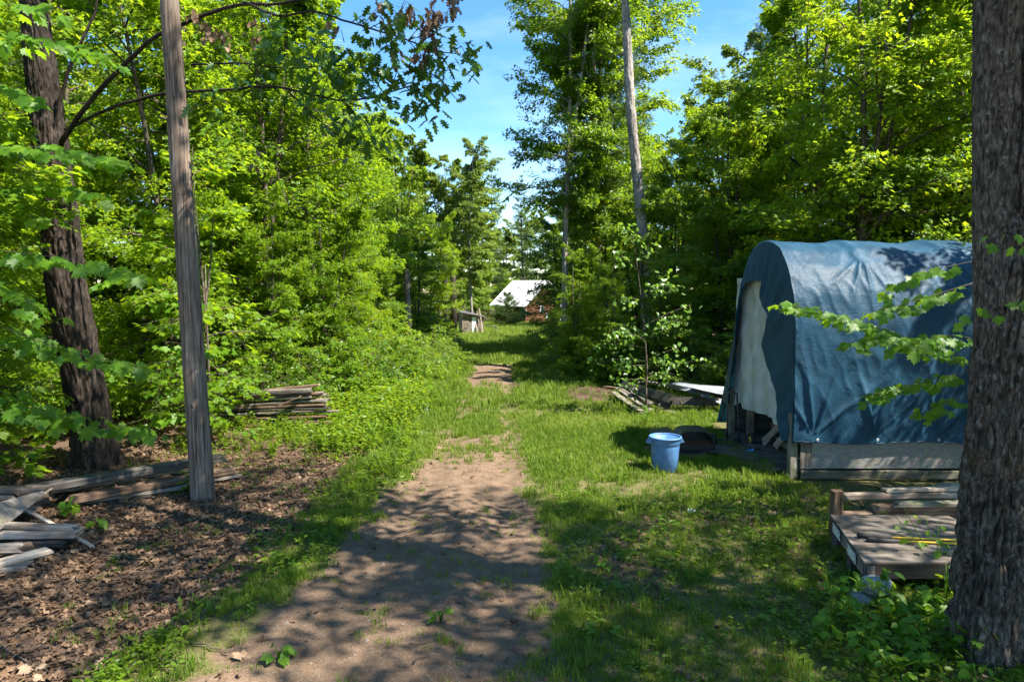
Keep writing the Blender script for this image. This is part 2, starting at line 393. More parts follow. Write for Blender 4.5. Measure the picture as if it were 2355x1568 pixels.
def ground_material():
    m, n, l, b = mat('forest_ground')
    def attr(k):
        a = n.new('ShaderNodeAttribute'); a.attribute_name = k; return a.outputs['Fac']
    t = n.new('ShaderNodeTexCoord')
    def noise(s, d=6.0, r=0.6):
        q = N(n, 'ShaderNodeTexNoise', Scale=s, Detail=d, Roughness=r); l.new(t.outputs['Object'], q.inputs['Vector']); return q.outputs['Fac']
    big, med, fine = noise(0.7), noise(5.0), noise(55.0, 5.0, 0.7)
    rd = ramp(n, [(0.30, (0.095,0.062,0.040)), (0.5, (0.160,0.108,0.072)), (0.72, (0.25,0.18,0.128))]); l.new(fine, rd.inputs['Fac'])
    rdb = ramp(n, [(0.3, (0.62,0.6,0.58)), (0.7, (1.12,1.12,1.1))]); l.new(med, rdb.inputs['Fac'])
    q = n.new('ShaderNodeMix'); q.data_type = 'RGBA'; q.blend_type = 'MULTIPLY'; q.inputs['Factor'].default_value = 1
    l.new(rd.outputs['Color'], q.inputs['A']); l.new(rdb.outputs['Color'], q.inputs['B']); dirt = q.outputs['Result']
    rg = ramp(n, [(0.3, (0.055,0.06,0.018)), (0.5, (0.10,0.095,0.035)), (0.7, (0.17,0.135,0.07))]); l.new(fine, rg.inputs['Fac'])
    lawn = ramp(n, [(0.3, (0.09,0.14,0.02)), (0.7, (0.15,0.19,0.035))]); l.new(med, lawn.inputs['Fac'])
    rl = ramp(n, [(0.3, (0.035,0.023,0.016)), (0.5, (0.085,0.055,0.038)), (0.7, (0.15,0.105,0.075))]); l.new(fine, rl.inputs['Fac'])
    def soft(k):
        a = N(n, 'ShaderNodeMath', operation='MULTIPLY_ADD'); a.inputs[1].default_value = 0.7; l.new(med, a.inputs[0])
        s = N(n, 'ShaderNodeMath', operation='SUBTRACT'); s.inputs[1].default_value = 0.35; l.new(a.outputs[0], s.inputs[0]); l.new(attr(k), a.inputs[2])
        r = ramp(n, [(0.3, (0,0,0)), (0.7, (1,1,1))]); l.new(s.outputs[0], r.inputs['Fac']); return r.outputs['Color']
    c = mixc(n, l, rg.outputs['Color'], lawn.outputs['Color'], attr('lawn'))
    c = mixc(n, l, c, dirt, soft('dirt'))
    c = mixc(n, l, c, rl.outputs['Color'], soft('litter'))
    l.new(c, b.inputs['Base Color']); b.inputs['Roughness'].default_value = 0.95; b.inputs['Specular IOR Level'].default_value = 0.1
    ad = N(n, 'ShaderNodeMath', operation='MULTIPLY_ADD'); ad.inputs[1].default_value = 2.5; l.new(med, ad.inputs[0]); l.new(fine, ad.inputs[2])
    bump(n, l, b, ad.outputs[0], 0.6, 0.025)
    return m
M['ground'] = ground_material()
for nm, F in (('ground', GF[~is_path]), ('dirt_path', GF[is_path])):
    u, f = submesh(F)
    me = mesh_np(nm, GV[u], f, [M['ground']], True, {'dirt': pm.ravel()[u], 'litter': lm.ravel()[u], 'lawn': lawn_far.ravel()[u]})
    obj(nm, me, kind='structure')

# ------------------------------------------------------------------ leaf templates (base at 0, tip at +y, face +z)
def sym(right, tip, centre=None):
    pts = [(0, 0)]+right+[tip]+[(-x, y) for x, y in right[::-1]]
    V = np.array([(x, y, -0.35*x*x-0.16*y*y+0.10*abs(x)) for x, y in pts])
    n = len(pts)
    if centre is None:
        k = len(right)+1
        F = [(0, i, i+1) for i in range(1, n-1)]
    else:
        V = np.concatenate([V, [(0, centre, -0.16*centre*centre-0.03)]]); F = [(n, i, (i+1) % n) for i in range(n)]
    return V, np.array(F)
MAPLE_HI = sym([(0.06,-0.02),(0.33,0.0),(0.26,0.17),(0.56,0.34),(0.42,0.44),(0.52,0.62),(0.20,0.56),(0.25,0.76),(0.11,0.78)], (0, 1.0), 0.33)
OAK_HI = sym([(0.03,0.03),(0.06,0.14),(0.22,0.20),(0.09,0.31),(0.31,0.46),(0.12,0.52),(0.33,0.72),(0.12,0.72),(0.17,0.90)], (0, 1.0), 0.45)
MAPLE_LO = (np.array([(0,0,0),(0.50,0.36,-0.10),(0.17,0.50,-0.02),(0,1,-0.18),(-0.17,0.50,-0.02),(-0.50,0.36,-0.10)]), np.array([(0,1,2),(0,2,3),(0,3,4),(0,4,5)]))
OVATE = (np.array([(0,0,0),(0.27,0.28,0.03),(0.24,0.60,0.0),(0,1,-0.16),(-0.24,0.60,0.0),(-0.27,0.28,0.03)]), np.array([(0,1,2),(0,2,3),(0,3,4),(0,4,5)]))
OVATE_HI = (np.array([(0,0,0),(0.22,0.14,0.04),(0.33,0.36,0.05),(0.27,0.64,0.02),(0.12,0.86,-0.06),(0,1,-0.16),(-0.12,0.86,-0.06),(-0.27,0.64,0.02),(-0.33,0.36,0.05),(-0.22,0.14,0.04),(0,0.5,-0.02)]),
            np.array([(10,i,(i+1) % 10) for i in range(10)]))
DIAMOND = (np.array([(0,0,0),(0.30,0.45,0.04),(0,1,-0.12),(-0.30,0.45,0.04)]), np.array([(0,1,2),(0,2,3)]))
NEEDLE = (np.array([(-0.5,0,0),(0.5,0,0),(0.0,1,-0.08)]), np.array([(0,1,2)]))
CURL = (np.array([(0,0,0.0),(0.34,0.25,0.14),(0.30,0.62,0.10),(0,1,0.16),(-0.30,0.62,0.02),(-0.34,0.25,0.10),(0,0.45,-0.04)]), np.array([(6,i,(i+1) % 6) for i in range(6)]))

def leaves(tmpl, P, D, Nn, S, wide=1.0):
    tv, tf = tmpl
    D = norm(D); X = norm(np.cross(D, Nn)); Z = np.cross(X, D)
    S = np.asarray(S)[:, None, None]
    V = P[:, None]+S*(tv[None, :, 0:1]*wide*X[:, None]+tv[None, :, 1:2]*D[:, None]+tv[None, :, 2:3]*Z[:, None])
    m = len(tv); F = tf[None]+(np.arange(len(P))*m)[:, None, None]
    return V.reshape(-1, 3), F.reshape(-1, 3)

# ------------------------------------------------------------------ scatter of uncountable ground cover (geometry nodes)
def scatter(name, srcs, pts, rot, scl, tint, idx, label=None):
    me = mesh_np(name, pts, np.zeros((0, 3), int)) if False else bpy.data.meshes.new(name)
    me.vertices.add(len(pts)); me.vertices.foreach_set('co', np.asarray(pts, np.float32).ravel())
    a = me.attributes.new('rot', 'FLOAT_VECTOR', 'POINT'); a.data.foreach_set('vector', np.asarray(rot, np.float32).ravel())
    for k, v in (('scl', scl), ('tint', tint)):
        a = me.attributes.new(k, 'FLOAT', 'POINT'); a.data.foreach_set('value', np.asarray(v, np.float32))
    a = me.attributes.new('pick', 'INT', 'POINT'); a.data.foreach_set('value', np.asarray(idx, np.int32))
    o = obj(name, me, kind='stuff')
    ng = bpy.data.node_groups.new(name, 'GeometryNodeTree')
    ng.interface.new_socket('Geometry', in_out='INPUT', socket_type='NodeSocketGeometry')
    ng.interface.new_socket('Geometry', in_out='OUTPUT', socket_type='NodeSocketGeometry')
    n, l = ng.nodes, ng.links
    gi, go = n.new('NodeGroupInput'), n.new('NodeGroupOutput')
    jn = n.new('GeometryNodeJoinGeometry')
    for s in srcs[::-1]:
        so = bpy.data.objects.new(s.name, s)
        oi = n.new('GeometryNodeObjectInfo'); oi.inputs['Object'].default_value = so; oi.inputs['As Instance'].default_value = False
        g2i = n.new('GeometryNodeGeometryToInstance'); l.new(oi.outputs['Geometry'], g2i.inputs[0]); l.new(g2i.outputs[0], jn.inputs[0])
    ip = n.new('GeometryNodeInstanceOnPoints'); ip.inputs['Pick Instance'].default_value = True
    def na(k, t):
        q = n.new('GeometryNodeInputNamedAttribute'); q.data_type = t; q.inputs['Name'].default_value = k; return q.outputs['Attribute']
    e2r = n.new('FunctionNodeEulerToRotation'); l.new(na('rot', 'FLOAT_VECTOR'), e2r.inputs[0])
    l.new(gi.outputs[0], ip.inputs['Points']); l.new(jn.outputs[0], ip.inputs['Instance']); l.new(na('pick', 'INT'), ip.inputs['Instance Index'])
    l.new(e2r.outputs[0], ip.inputs['Rotation']); l.new(na('scl', 'FLOAT'), ip.inputs['Scale'])
    l.new(ip.outputs[0], go.inputs[0])
    md = o.modifiers.new('scatter', 'NODES'); md.node_group = ng
    return o

def tuft(seed, n=16, r=0.07, h=(0.05, 0.13), w=0.0045, lean=0.5):
    g = np.random.default_rng(seed); V, F = [], []
    for i in range(n):
        a = g.uniform(0, 2*PI); p = np.array([math.cos(a), math.sin(a), 0])*r*math.sqrt(g.random())
        H = g.uniform(*h); a2 = g.uniform(0, 2*PI); d = np.array([math.cos(a2), math.sin(a2), 0])*g.uniform(0.1, lean)*H
        s = np.array([-math.sin(a2), math.cos(a2), 0])*w*g.uniform(0.7, 1.4)
        b = len(V)
        for t, wt in ((0, 1.0), (0.45, 0.85), (0.8, 0.5)):
            c = p+d*t*t+np.array([0, 0, H*t*(1-0.22*t)]); V += [c-s*wt, c+s*wt]
        V.append(p+d+np.array([0, 0, H*0.80]))
        F += [(b,b+1,b+3),(b,b+3,b+2),(b+2,b+3,b+5),(b+2,b+5,b+4),(b+4,b+5,b+6)]
    return mesh_np('grass_tuft', np.array(V), np.array(F), [M['grass']], True)
def herb(seed, n=12, r=0.10, h=(0.03, 0.12), size=(0.035, 0.06), tmpl=OVATE, upright=False, flower=False):
    g = np.random.default_rng(seed); parts = []
    if upright:
        H = h[1]; k = max(2, n//12); P, D = [], []
        for s in range(k):
            a = g.uniform(0, 2*PI); top = np.array([math.cos(a)*r*g.uniform(0.2, 1), math.sin(a)*r*g.uniform(0.2, 1), H*g.uniform(0.7, 1)])
            base = top*[0.25, 0.25, 0]
            for q in np.linspace(0.2, 1, n//k):
                P.append(base+(top-base)*q); an = g.uniform(0, 2*PI); D.append((math.cos(an), math.sin(an), g.uniform(-0.3, 0.5)))
            parts.append(tube([base, (base+top)/2+g.normal(0, 0.01, 3), top], [0.004, 0.003, 0.002], 3, False))
        P, D = np.array(P), np.array(D)
    else:
        a = g.uniform(0, 2*PI, n); rr = r*np.sqrt(g.random(n)); P = np.stack([rr*np.cos(a), rr*np.sin(a), g.uniform(h[0], h[1], n)], -1)
        a2 = a+g.normal(0, 0.9, n); D = np.stack([np.cos(a2), np.sin(a2), g.uniform(-0.25, 0.35, n)], -1)
    Nn = norm(np.array([0, 0, 1.0])+g.normal(0, 0.3, D.shape))
    parts.append(leaves(tmpl, P, D, Nn, g.uniform(size[0], size[1], len(P))))
    V, F = join(parts)
    me = mesh_np('herb', V, F, [M['weed']], True)
    return me
def flower_head(seed):
    g = np.random.default_rng(seed); n = 14
    P = np.stack([g.normal(0, 0.05, n), g.normal(0, 0.05, n), g.uniform(0.18, 0.32, n)], -1)
    D = norm(g.normal(0, 1, (n, 3))+[0, 0, 0.3]); V, F = leaves(DIAMOND, P, D, norm(g.normal(0, 0.5, (n, 3))+[0, 0, 1]), g.uniform(0.012, 0.022, n))
    return mesh_np('flower_head', V, F, [M['flower']], True)

rg = np.random.default_rng(77)
def rand_pts(n, x0, x1, y0, y1, dens):
    x = rg.uniform(x0, x1, n); y = rg.uniform(y0, y1, n); k = rg.random(n) < dens(x, y)
    return x[k], y[k]
def grass_d(x, y):
    d = (1-np.clip(path_m(x, y)*1.05, 0, 1)**0.6)*(1-0.95*litter_m(x, y))
    patch = 0.35+0.75*sst(0.33, 0.6, fbm(x*1.2, y*1.2, o=3, seed=41))
    strip = np.where((x < -1.4) & (y < 12), 0.25+0.75*sst(0.38, 0.6, fbm(x*1.4, y*1.2, o=3, seed=74)), 1.0)*np.where((x > 0) & (y < 11), 0.72-0.3*sst(0.5, 0.65, fbm(x*0.7+5, y*0.7, o=3, seed=47)), 1.0)
    out = np.where((x > 6.2) | (x < -5.2), 0, 1)
    shed = np.where((x > 4.35) & (y > 10.4) & (y < 15.2), 0, 1)
    grill = np.where((np.abs(x-3.2) < 0.75) & (np.abs(y-12.45) < 0.5), 0.0, 1)
    return d*patch*strip*out*shed*grill
sets = []
for (n, x0, x1, y0, y1, s0, s1, dm) in ((26000, -4.4, 4.6, 4.6, 9.5, 0.5, 1.0, 0.85), (24000, -5.2, 4.8, 9.5, 16.5, 0.75, 1.3, 0.9),
                                    (14000, -5.0, 5.5, 16.5, 28.0, 1.1, 1.9, 1.0), (20000, -9.0, 6.0, 27.0, 75.0, 1.7, 2.8, 1.0)):
    x, y = rand_pts(n, x0, x1, y0, y1, (lambda X, Y: grass_d(X, Y)*dm) if y0 < 26 else (lambda X, Y: np.ones_like(X)*np.where(np.abs(X-3.5)+np.abs(Y-74) < 4, 0, 1)))
    sets.append((x, y, rg.uniform(s0, s1, len(x))))
# sparse blades creeping into the track
x, y = rand_pts(2600, -2.3, 0.8, 4.8, 14, lambda X, Y: 0.03+0.30*sst(0.55, 0.7, fbm(X*1.6, Y*1.6, o=3, seed=61)))
sets.append((x, y, rg.uniform(0.45, 0.85, len(x))))
X = np.concatenate([s[0] for s in sets]); Y = np.concatenate([s[1] for s in sets]); S = np.concatenate([s[2] for s in sets]); n = len(X)
tint = np.clip(fbm(X*0.8, Y*0.8, o=3, seed=44)*1.3-0.25+rg.normal(0, 0.16, n)+0.25*sst(26, 32, Y)+0.10*sst(10, 13, Y)-0.04, 0, 1)
scatter('grass', [tuft(i, 18, 0.08, (0.035, 0.11) if i < 4 else (0.07, 0.2), 0.0042) for i in range(6)],
        np.stack([X, Y, gz(X, Y)-0.004], -1), np.stack([rg.normal(0, 0.1, n), rg.normal(0, 0.1, n), rg.uniform(0, 6.3, n)], -1), S, tint, rg.choice(6, n, p=[.2, .2, .2, .2, .1, .1]))

def weed_d(x, y):
    verge_l = (0.12+0.6*sst(-2.2, -3.4, x+0.6*(fbm(x*0.8, y*0.8, o=2, seed=72)-0.5)))*sst(-1.5, -2.0, x)*sst(11.2, 13.0, y-0.35*(x+2.2))*(1-sst(27, 29, y))*np.where((x < -3.6) & (y < 14.9), 0.45, 1.0)
    strip = np.exp(-((x-(-2.15-0.85*np.exp(-(np.maximum(y, 4)-5.4)/1.5)))/0.42)**2)*(1-sst(11, 13, y))*(0.06+0.94*sst(0.40, 0.60, fbm(x*1.2, y*1.0, o=3, seed=71)))
    right = sst(0.35, 0.8, x)*(1-sst(9.5, 11, y))*0.10+sst(2.0, 2.8, x)*(1-sst(5.8, 6.8, y))*0.30
    mid_r = sst(0.9, 1.6, x)*sst(14, 15, y)*(1-sst(17, 18, y))*0.05+sst(0.5, 1.4, x)*sst(20.5, 21.5, y)*(1-sst(27, 28, y))
    shed = np.where((x > 4.3) & (y > 10.3) & (y < 15.2), 0, 1)
    return np.clip(np.maximum.reduce([verge_l, strip, right, mid_r])*(1-0.9*path_m(x, y))*shed, 0, 1)
xs, ys = [], []
for (n, x0, x1, y0, y1) in ((7000, -3.2, 4.6, 4.6, 10.5), (7000, -6.2, 4.6, 10.5, 18), (5000, -6.5, 4.0, 18, 28)):
    x, y = rand_pts(n, x0, x1, y0, y1, weed_d); xs.append(x); ys.append(y)
X, Y = np.concatenate(xs), np.concatenate(ys); n = len(X)
S = rg.uniform(0.7, 1.4, n)*(1+0.25*sst(12, 18, Y)); pick = np.where(sst(-1.4, -2.6, X)*sst(11.5, 13, Y) > rg.random(n), rg.integers(3, 6, n), np.where(rg.random(n) < 0.10, 3, rg.integers(0, 3, n)))
S = np.where((pick == 3) & (Y < 10.5), S*0.55, S); S = np.where((X < -3.6) & (Y < 14.9), S*0.7, S)
tint = np.clip(rg.normal(0.45, 0.22, n), 0, 1)
scatter('low_weeds', [herb(1), herb(2, 9, 0.09, (0.02, 0.07), (0.05, 0.09)), herb(3, 14, 0.08, (0.02, 0.10), (0.025, 0.045)),
                     herb(4, 30, 0.16, (0.1, 0.34), (0.045, 0.075), upright=True), herb(5, 36, 0.2, (0.1, 0.48), (0.05, 0.085), upright=True),
                     herb(6, 30, 0.18, (0.1, 0.40), (0.05, 0.10), MAPLE_LO, upright=True)],
        np.stack([X, Y, gz(X, Y)-0.004], -1), np.stack([rg.normal(0, 0.12, n), rg.normal(0, 0.12, n), rg.uniform(0, 6.3, n)], -1), S, tint, pick)
x, y = rand_pts(110, -4.8, -1.6, 12.6, 16, lambda X, Y: weed_d(X, Y)*sst(0.5, 0.6, fbm(X*1.2, Y*1.2, o=2, seed=91)))
scatter('white_flowers', [flower_head(1), flower_head(2)], np.stack([x, y, gz(x, y)], -1), np.stack([x*0, x*0, rg.uniform(0, 6, len(x))], -1), rg.uniform(0.7, 1.2, len(x)), x*0, rg.integers(0, 2, len(x)))

# ------------------------------------------------------------------ leaf litter: 280 single leaves that show largest, the rest as one mass
def litter_pts(n, x0, x1, y0, y1):
    return rand_pts(n, x0, x1, y0, y1, lambda X, Y: np.clip(litter_m(X, Y)*1.1, 0, 1)**0.8*np.where((X > 4.35) & (Y > 10.4) & (Y < 15.2), 0, 1))
xs, ys = [], []
for (n, x0, x1, y0, y1) in ((15000, -7.5, -1.9, 4.6, 9), (13000, -8, -1.9, 9, 14.5), (9000, 0.4, 6.0, 4.6, 11), (7000, 0.9, 6.5, 16.5, 22), (9000, -14, -5.5, 12, 30), (8000, 5, 14, 17, 32)):
    x, y = litter_pts(n, x0, x1, y0, y1); xs.append(x); ys.append(y)
x, y = rand_pts(900, -2.4, 0.8, 4.6, 14, lambda X, Y: 0.15+0.7*sst(0.45, 0.65, fbm(X*1.1, Y*1.1, o=3, seed=83))); xs.append(x); ys.append(y)
X, Y = np.concatenate(xs), np.concatenate(ys); n = len(X)
P = np.stack([X, Y, gz(X, Y)+rg.uniform(0.002, 0.03, n)], -1); a = rg.uniform(0, 2*PI, n)
D = np.stack([np.cos(a), np.sin(a), rg.normal(0, 0.22, n)], -1); Nn = norm(np.array([0, 0, 1.0])+rg.normal(0, 0.38, (n, 3)))
S = rg.uniform(0.025, 0.072, n)
tone = np.clip(rg.beta(1.25, 2.3, n)+0.12*(rg.random(n) < 0.1), 0, 1)
tm = rg.integers(0, 3, n); Vs, Fs, Ts, b_ = [], [], [], 0
MC = MAPLE_HI[0][::1].copy(); MC[:, 2] = 0.22*np.sin(MC[:, 0]*5+0.5)+0.15*np.cos(MC[:, 1]*4)
NC = CURL[0]*[0.55, 1.1, 1.5]
for q, tmp in enumerate(((CURL[0], CURL[1]), (MC, MAPLE_HI[1]), (NC, CURL[1]))):
    k_ = tm == q
    if q == 1: k_ = k_ & (Y < 12)
    v_, f_ = leaves(tmp, P[k_], D[k_], Nn[k_], S[k_]*(1.15 if q == 1 else 1.0)); Vs.append(v_); Fs.append(f_+b_); Ts.append(np.repeat(tone[k_], len(tmp[0]))); b_ += len(v_)
V, F, tone7 = np.concatenate(Vs), np.concatenate(Fs), np.concatenate(Ts)
xs, ys = [], []
for (n2, x0, x1, y0, y1) in ((14000, -7.5, -1.6, 4.6, 13.5), (5000, 0.4, 5.0, 4.6, 11), (3000, 1.0, 3.6, 17, 21)):
    x, y = rand_pts(n2, x0, x1, y0, y1, lambda X, Y: np.clip(litter_m(X, Y)*1.2+0.14, 0, 1)); xs.append(x); ys.append(y)
x2, y2 = np.concatenate(xs), np.concatenate(ys); n2 = len(x2); a2 = rg.uniform(0, 2*PI, n2)
V2, F2 = leaves(DIAMOND, np.stack([x2, y2, gz(x2, y2)+rg.uniform(0.004, 0.035, n2)], -1), np.stack([np.cos(a2), np.sin(a2), rg.normal(0, 0.2, n2)], -1), norm(np.array([0, 0, 1.0])+rg.normal(0, 0.4, (n2, 3))), rg.uniform(0.012, 0.05, n2), wide=rg.uniform(0.15, 0.9))
tn_ = np.concatenate([tone7, np.repeat(np.clip(rg.beta(1.2, 1.8, n2), 0, 1)*0.55, 4)]); F = np.concatenate([F, F2+len(V)]); V = np.concatenate([V, V2])
litter = obj('leaf_litter', mesh_np('leaf_litter', V, F, [M['dead']], True, {'tint': tn_}), kind='stuff')
near = [i for i in np.argsort(Y) if (Y[i] < 9.5 and -5.5 < X[i] < -2.2)][:900]
dl = []
for q in range(5):
    v = (MAPLE_HI if q < 3 else OAK_HI)[0].copy(); f = (MAPLE_HI if q < 3 else OAK_HI)[1]
    g = np.random.default_rng(q); v[:, 2] += 0.16*np.sin(v[:, 0]*3+g.uniform(0, 6))+0.14*np.sin(v[:, 1]*4+g.uniform(0, 6))+0.1
    dl.append(mesh_np('fallen_leaf', v, f, [M['dead']], True, {'tint': np.full(len(v), (0.35, 0.62, 0.8, 0.5, 0.95)[q])}))
for i in rg.choice(near, 280, replace=False):
    o = obj('leaf', dl[rg.integers(0, 5)], litter)
    nn = Vector((rg.normal(0, 0.3), rg.normal(0, 0.3), 1))
    o.matrix_local = frame_m((X[i]+0.02, Y[i], gzf(X[i], Y[i])+0.025), D[i]*[1, 1, 0.4], nn, rg.uniform(0.06, 0.105))
# twigs in the litter
for q in range(70):
    x0, y0 = (rg.uniform(-6.2, -2.4), rg.uniform(5.2, 12.6)) if q < 50 else (rg.uniform(-2.3, 0.5), rg.uniform(5.2, 11)); a = rg.uniform(-0.9, 0.9); L = rg.uniform(0.2, 1.0) if q < 50 else rg.uniform(0.1, 0.35)
    t = np.linspace(0, 1, 6); px = x0+np.cos(a)*L*t; py = y0+np.sin(a)*L*t; wob = np.cumsum(rg.normal(0, 0.02, 6))
    V, F = tube(np.stack([px, py+wob, gz(px, py+wob)+0.02+0.02*rg.random(6)], -1), np.linspace(1, 0.35, 6)*rg.uniform(0.005, 0.011), 5)
    o = obj('twig', mesh_np('twig', V, quads_to_tris(F), [M['bark_twig']], True), litter)
# ------------------------------------------------------------------ trees
def prof_maple(h): return np.where(h < 0.3, 0.75+0.25*h/0.3, 1-0.85*((h-0.3)/0.7)**1.4)
def prof_round(h): return np.sqrt(np.clip(1-(2*h-0.9)**2/1.25, 0.05, 1))
def prof_cone(h): return 1.0-0.9*h
def build_tree(name, seed, H, cb, R, nl, ns, nk, tmpl, lsize, tr, lmat, bmat, prof=prof_maple, el=(15, 60), droop=0.22, lean=0.03, stems=1, sides=9, spray=0.34, subf=0.55, lead=3, fork=0.22, spread=0.16, rise=0.16):
    g = np.random.default_rng(seed); wood = []
    zs = np.linspace(0, H*0.98, 16); ph = g.uniform(0, 6.28, 2)
    tx = lean*zs*math.cos(ph[0])+0.012*H*np.sin(zs/H*5+ph[0]); ty = lean*zs*math.sin(ph[0])+0.012*H*np.sin(zs/H*4+ph[1])
    tx -= tx[0]; ty -= ty[0]
    trad = tr*np.clip(1-zs/H, 0.04, 1)**0.75; trad[0] *= 1.35
    zf = H*fork*np.array([1.0]+[g.uniform(0.8, 2.2) for _ in range(lead-1)])
    la = g.uniform(0, 6.28)+np.arange(lead)*2*PI/max(1, lead)+g.uniform(-0.4, 0.4, lead)
    ls = np.array([0.25]+[1.0]*(lead-1))*spread*g.uniform(0.7, 1.3, lead); lt = np.array([1.0]+list(g.uniform(0.72, 0.97, max(0, lead-1))))
    def lpos(q, z):
        d = np.maximum(0, z-zf[q]); d = ls[q]*d*(1+0.5*np.exp(-d/1.5)) 
        return np.stack([np.interp(z, zs, tx)+np.cos(la[q])*d, np.interp(z, zs, ty)+np.sin(la[q])*d, z], -1)
    if stems == 1:
        for q in range(lead):
            z = zs if q == 0 else np.linspace(zf[q], H*lt[q], 12)
            p = lpos(np.full(len(z), q), z); p[:, 2] -= 0.06
            wood.append(tube(p, np.interp(z, zs, trad)*(1.0 if q == 0 else 0.72), sides if q == 0 else 7))
    h01 = (np.arange(nl)+g.random(nl))/nl
    LQ = g.integers(0, lead, nl); hz = np.minimum(cb+(H*0.97-cb)*h01, H*lt[LQ]*0.98)
    LQ = np.where(hz < zf[LQ], 0, LQ)
    az = np.where(LQ == 0, np.arange(nl)*2.39996, la[LQ]+g.normal(0, 1.15, nl))+g.uniform(-0.5, 0.5, nl)
    lob = 0.55+0.9*vnoise(np.cos(az)*1.5+9, np.sin(az)*1.5+9, hz/H*5, seed=seed)
    L = R*prof(h01)*g.uniform(0.65, 1.1, nl)*lob*np.where(LQ == 0, 1.0, 0.85)
    e = np.radians(el[0]+(el[1]-el[0])*h01**1.2)+g.normal(0, 0.16, nl)
    P0 = lpos(LQ, hz)
    if stems > 1: P0 = P0*[0.3, 0.3, 0.0]+g.normal(0, 0.04, (nl, 3))*[1, 1, 0]; L = np.maximum(L, 0.2)
    hd = np.stack([np.cos(az), np.sin(az), np.zeros(nl)], -1)
    def limb(i, t):
        z = (np.tan(e[i])*t-droop*t*t*(1+np.tan(e[i])))*L[i] if stems == 1 else hz[i]*np.minimum(1, t*1.15)**0.8-0.15*t*t*L[i]
        return P0[i]+hd[i]*(L[i]*t)[:, None]+np.stack([0*t, 0*t, z], -1)
    for i in range(nl):
        t = np.linspace(0, 1, 6); p = limb(np.full(6, i), t); p[1:-1] += g.normal(0, 0.025*L[i], (4, 3))
        wood.append(tube(p, np.interp(hz[i], zs, trad)*0.38*np.linspace(1, 0.15, 6)+0.004, 5, False))
    I = np.repeat(np.arange(nl), ns); J = np.tile(np.arange(ns), nl); m = len(I)
    t = 0.12+0.88*(J+g.random(m))/ns
    S0 = limb(I, t); side = np.where(J % 2 == 0, 1, -1)
    sa = az[I]+side*g.uniform(0.3, 1.4, m)*(1-0.5*t); sl = L[I]*subf*(1.05-0.5*t)*g.uniform(0.5, 1.3, m)+0.22*min(1, R)
    sdir = np.stack([np.cos(sa), np.sin(sa), g.normal(rise, 0.30, m)], -1)
    for q in range(0, m, 1 if m < 400 else 2):
        p = np.stack([S0[q], S0[q]+sdir[q]*sl[q]*0.5, S0[q]+sdir[q]*sl[q]*0.95-np.array([0, 0, 0.12*sl[q]])])
        wood.append(tube(p, [0.009*min(1.5, max(0.5, R/2)), 0.006, 0.003], 3, False))
    K = np.repeat(np.arange(m), nk); nn = len(K); s = g.random(nn)**0.75
    lat = g.uniform(-1, 1, nn)*spray*sl[K]*(1.15-0.7*s)
    ldir = np.stack([-np.sin(sa[K]), np.cos(sa[K]), np.zeros(nn)], -1)
    P = S0[K]+sdir[K]*(sl[K]*s)[:, None]+ldir*lat[:, None]
    P[:, 2] += -0.16*sl[K]*s*s-0.15*np.abs(lat)+g.normal(0, 0.05*max(0.35, min(1.5, R/2)), nn)
    da = sa[K]+np.sign(lat)*g.uniform(0.1, 1.4, nn); D = np.stack([np.cos(da), np.sin(da), g.normal(-0.32, 0.32, nn)], -1)
    tilt = g.normal(0, 0.22, (m, 3))
    Nn = norm(np.array([0, 0, 1.0])+tilt[K]+g.normal(0, 0.42, (nn, 3)))
    V, F = leaves(tmpl, P, D, Nn, lsize*g.uniform(0.6, 1.15, nn))
    tn = np.clip(0.5+g.normal(0, 0.16, m)[K]+g.normal(0, 0.16, nn), 0, 1)
    cme = mesh_np('crown', V, F, [lmat], False, {'tint': np.repeat(tn, len(tmpl[0]))})
    wv, wf = join(wood)
    tme = mesh_np('trunk', wv, wf, [bmat], True)
    return tme, cme
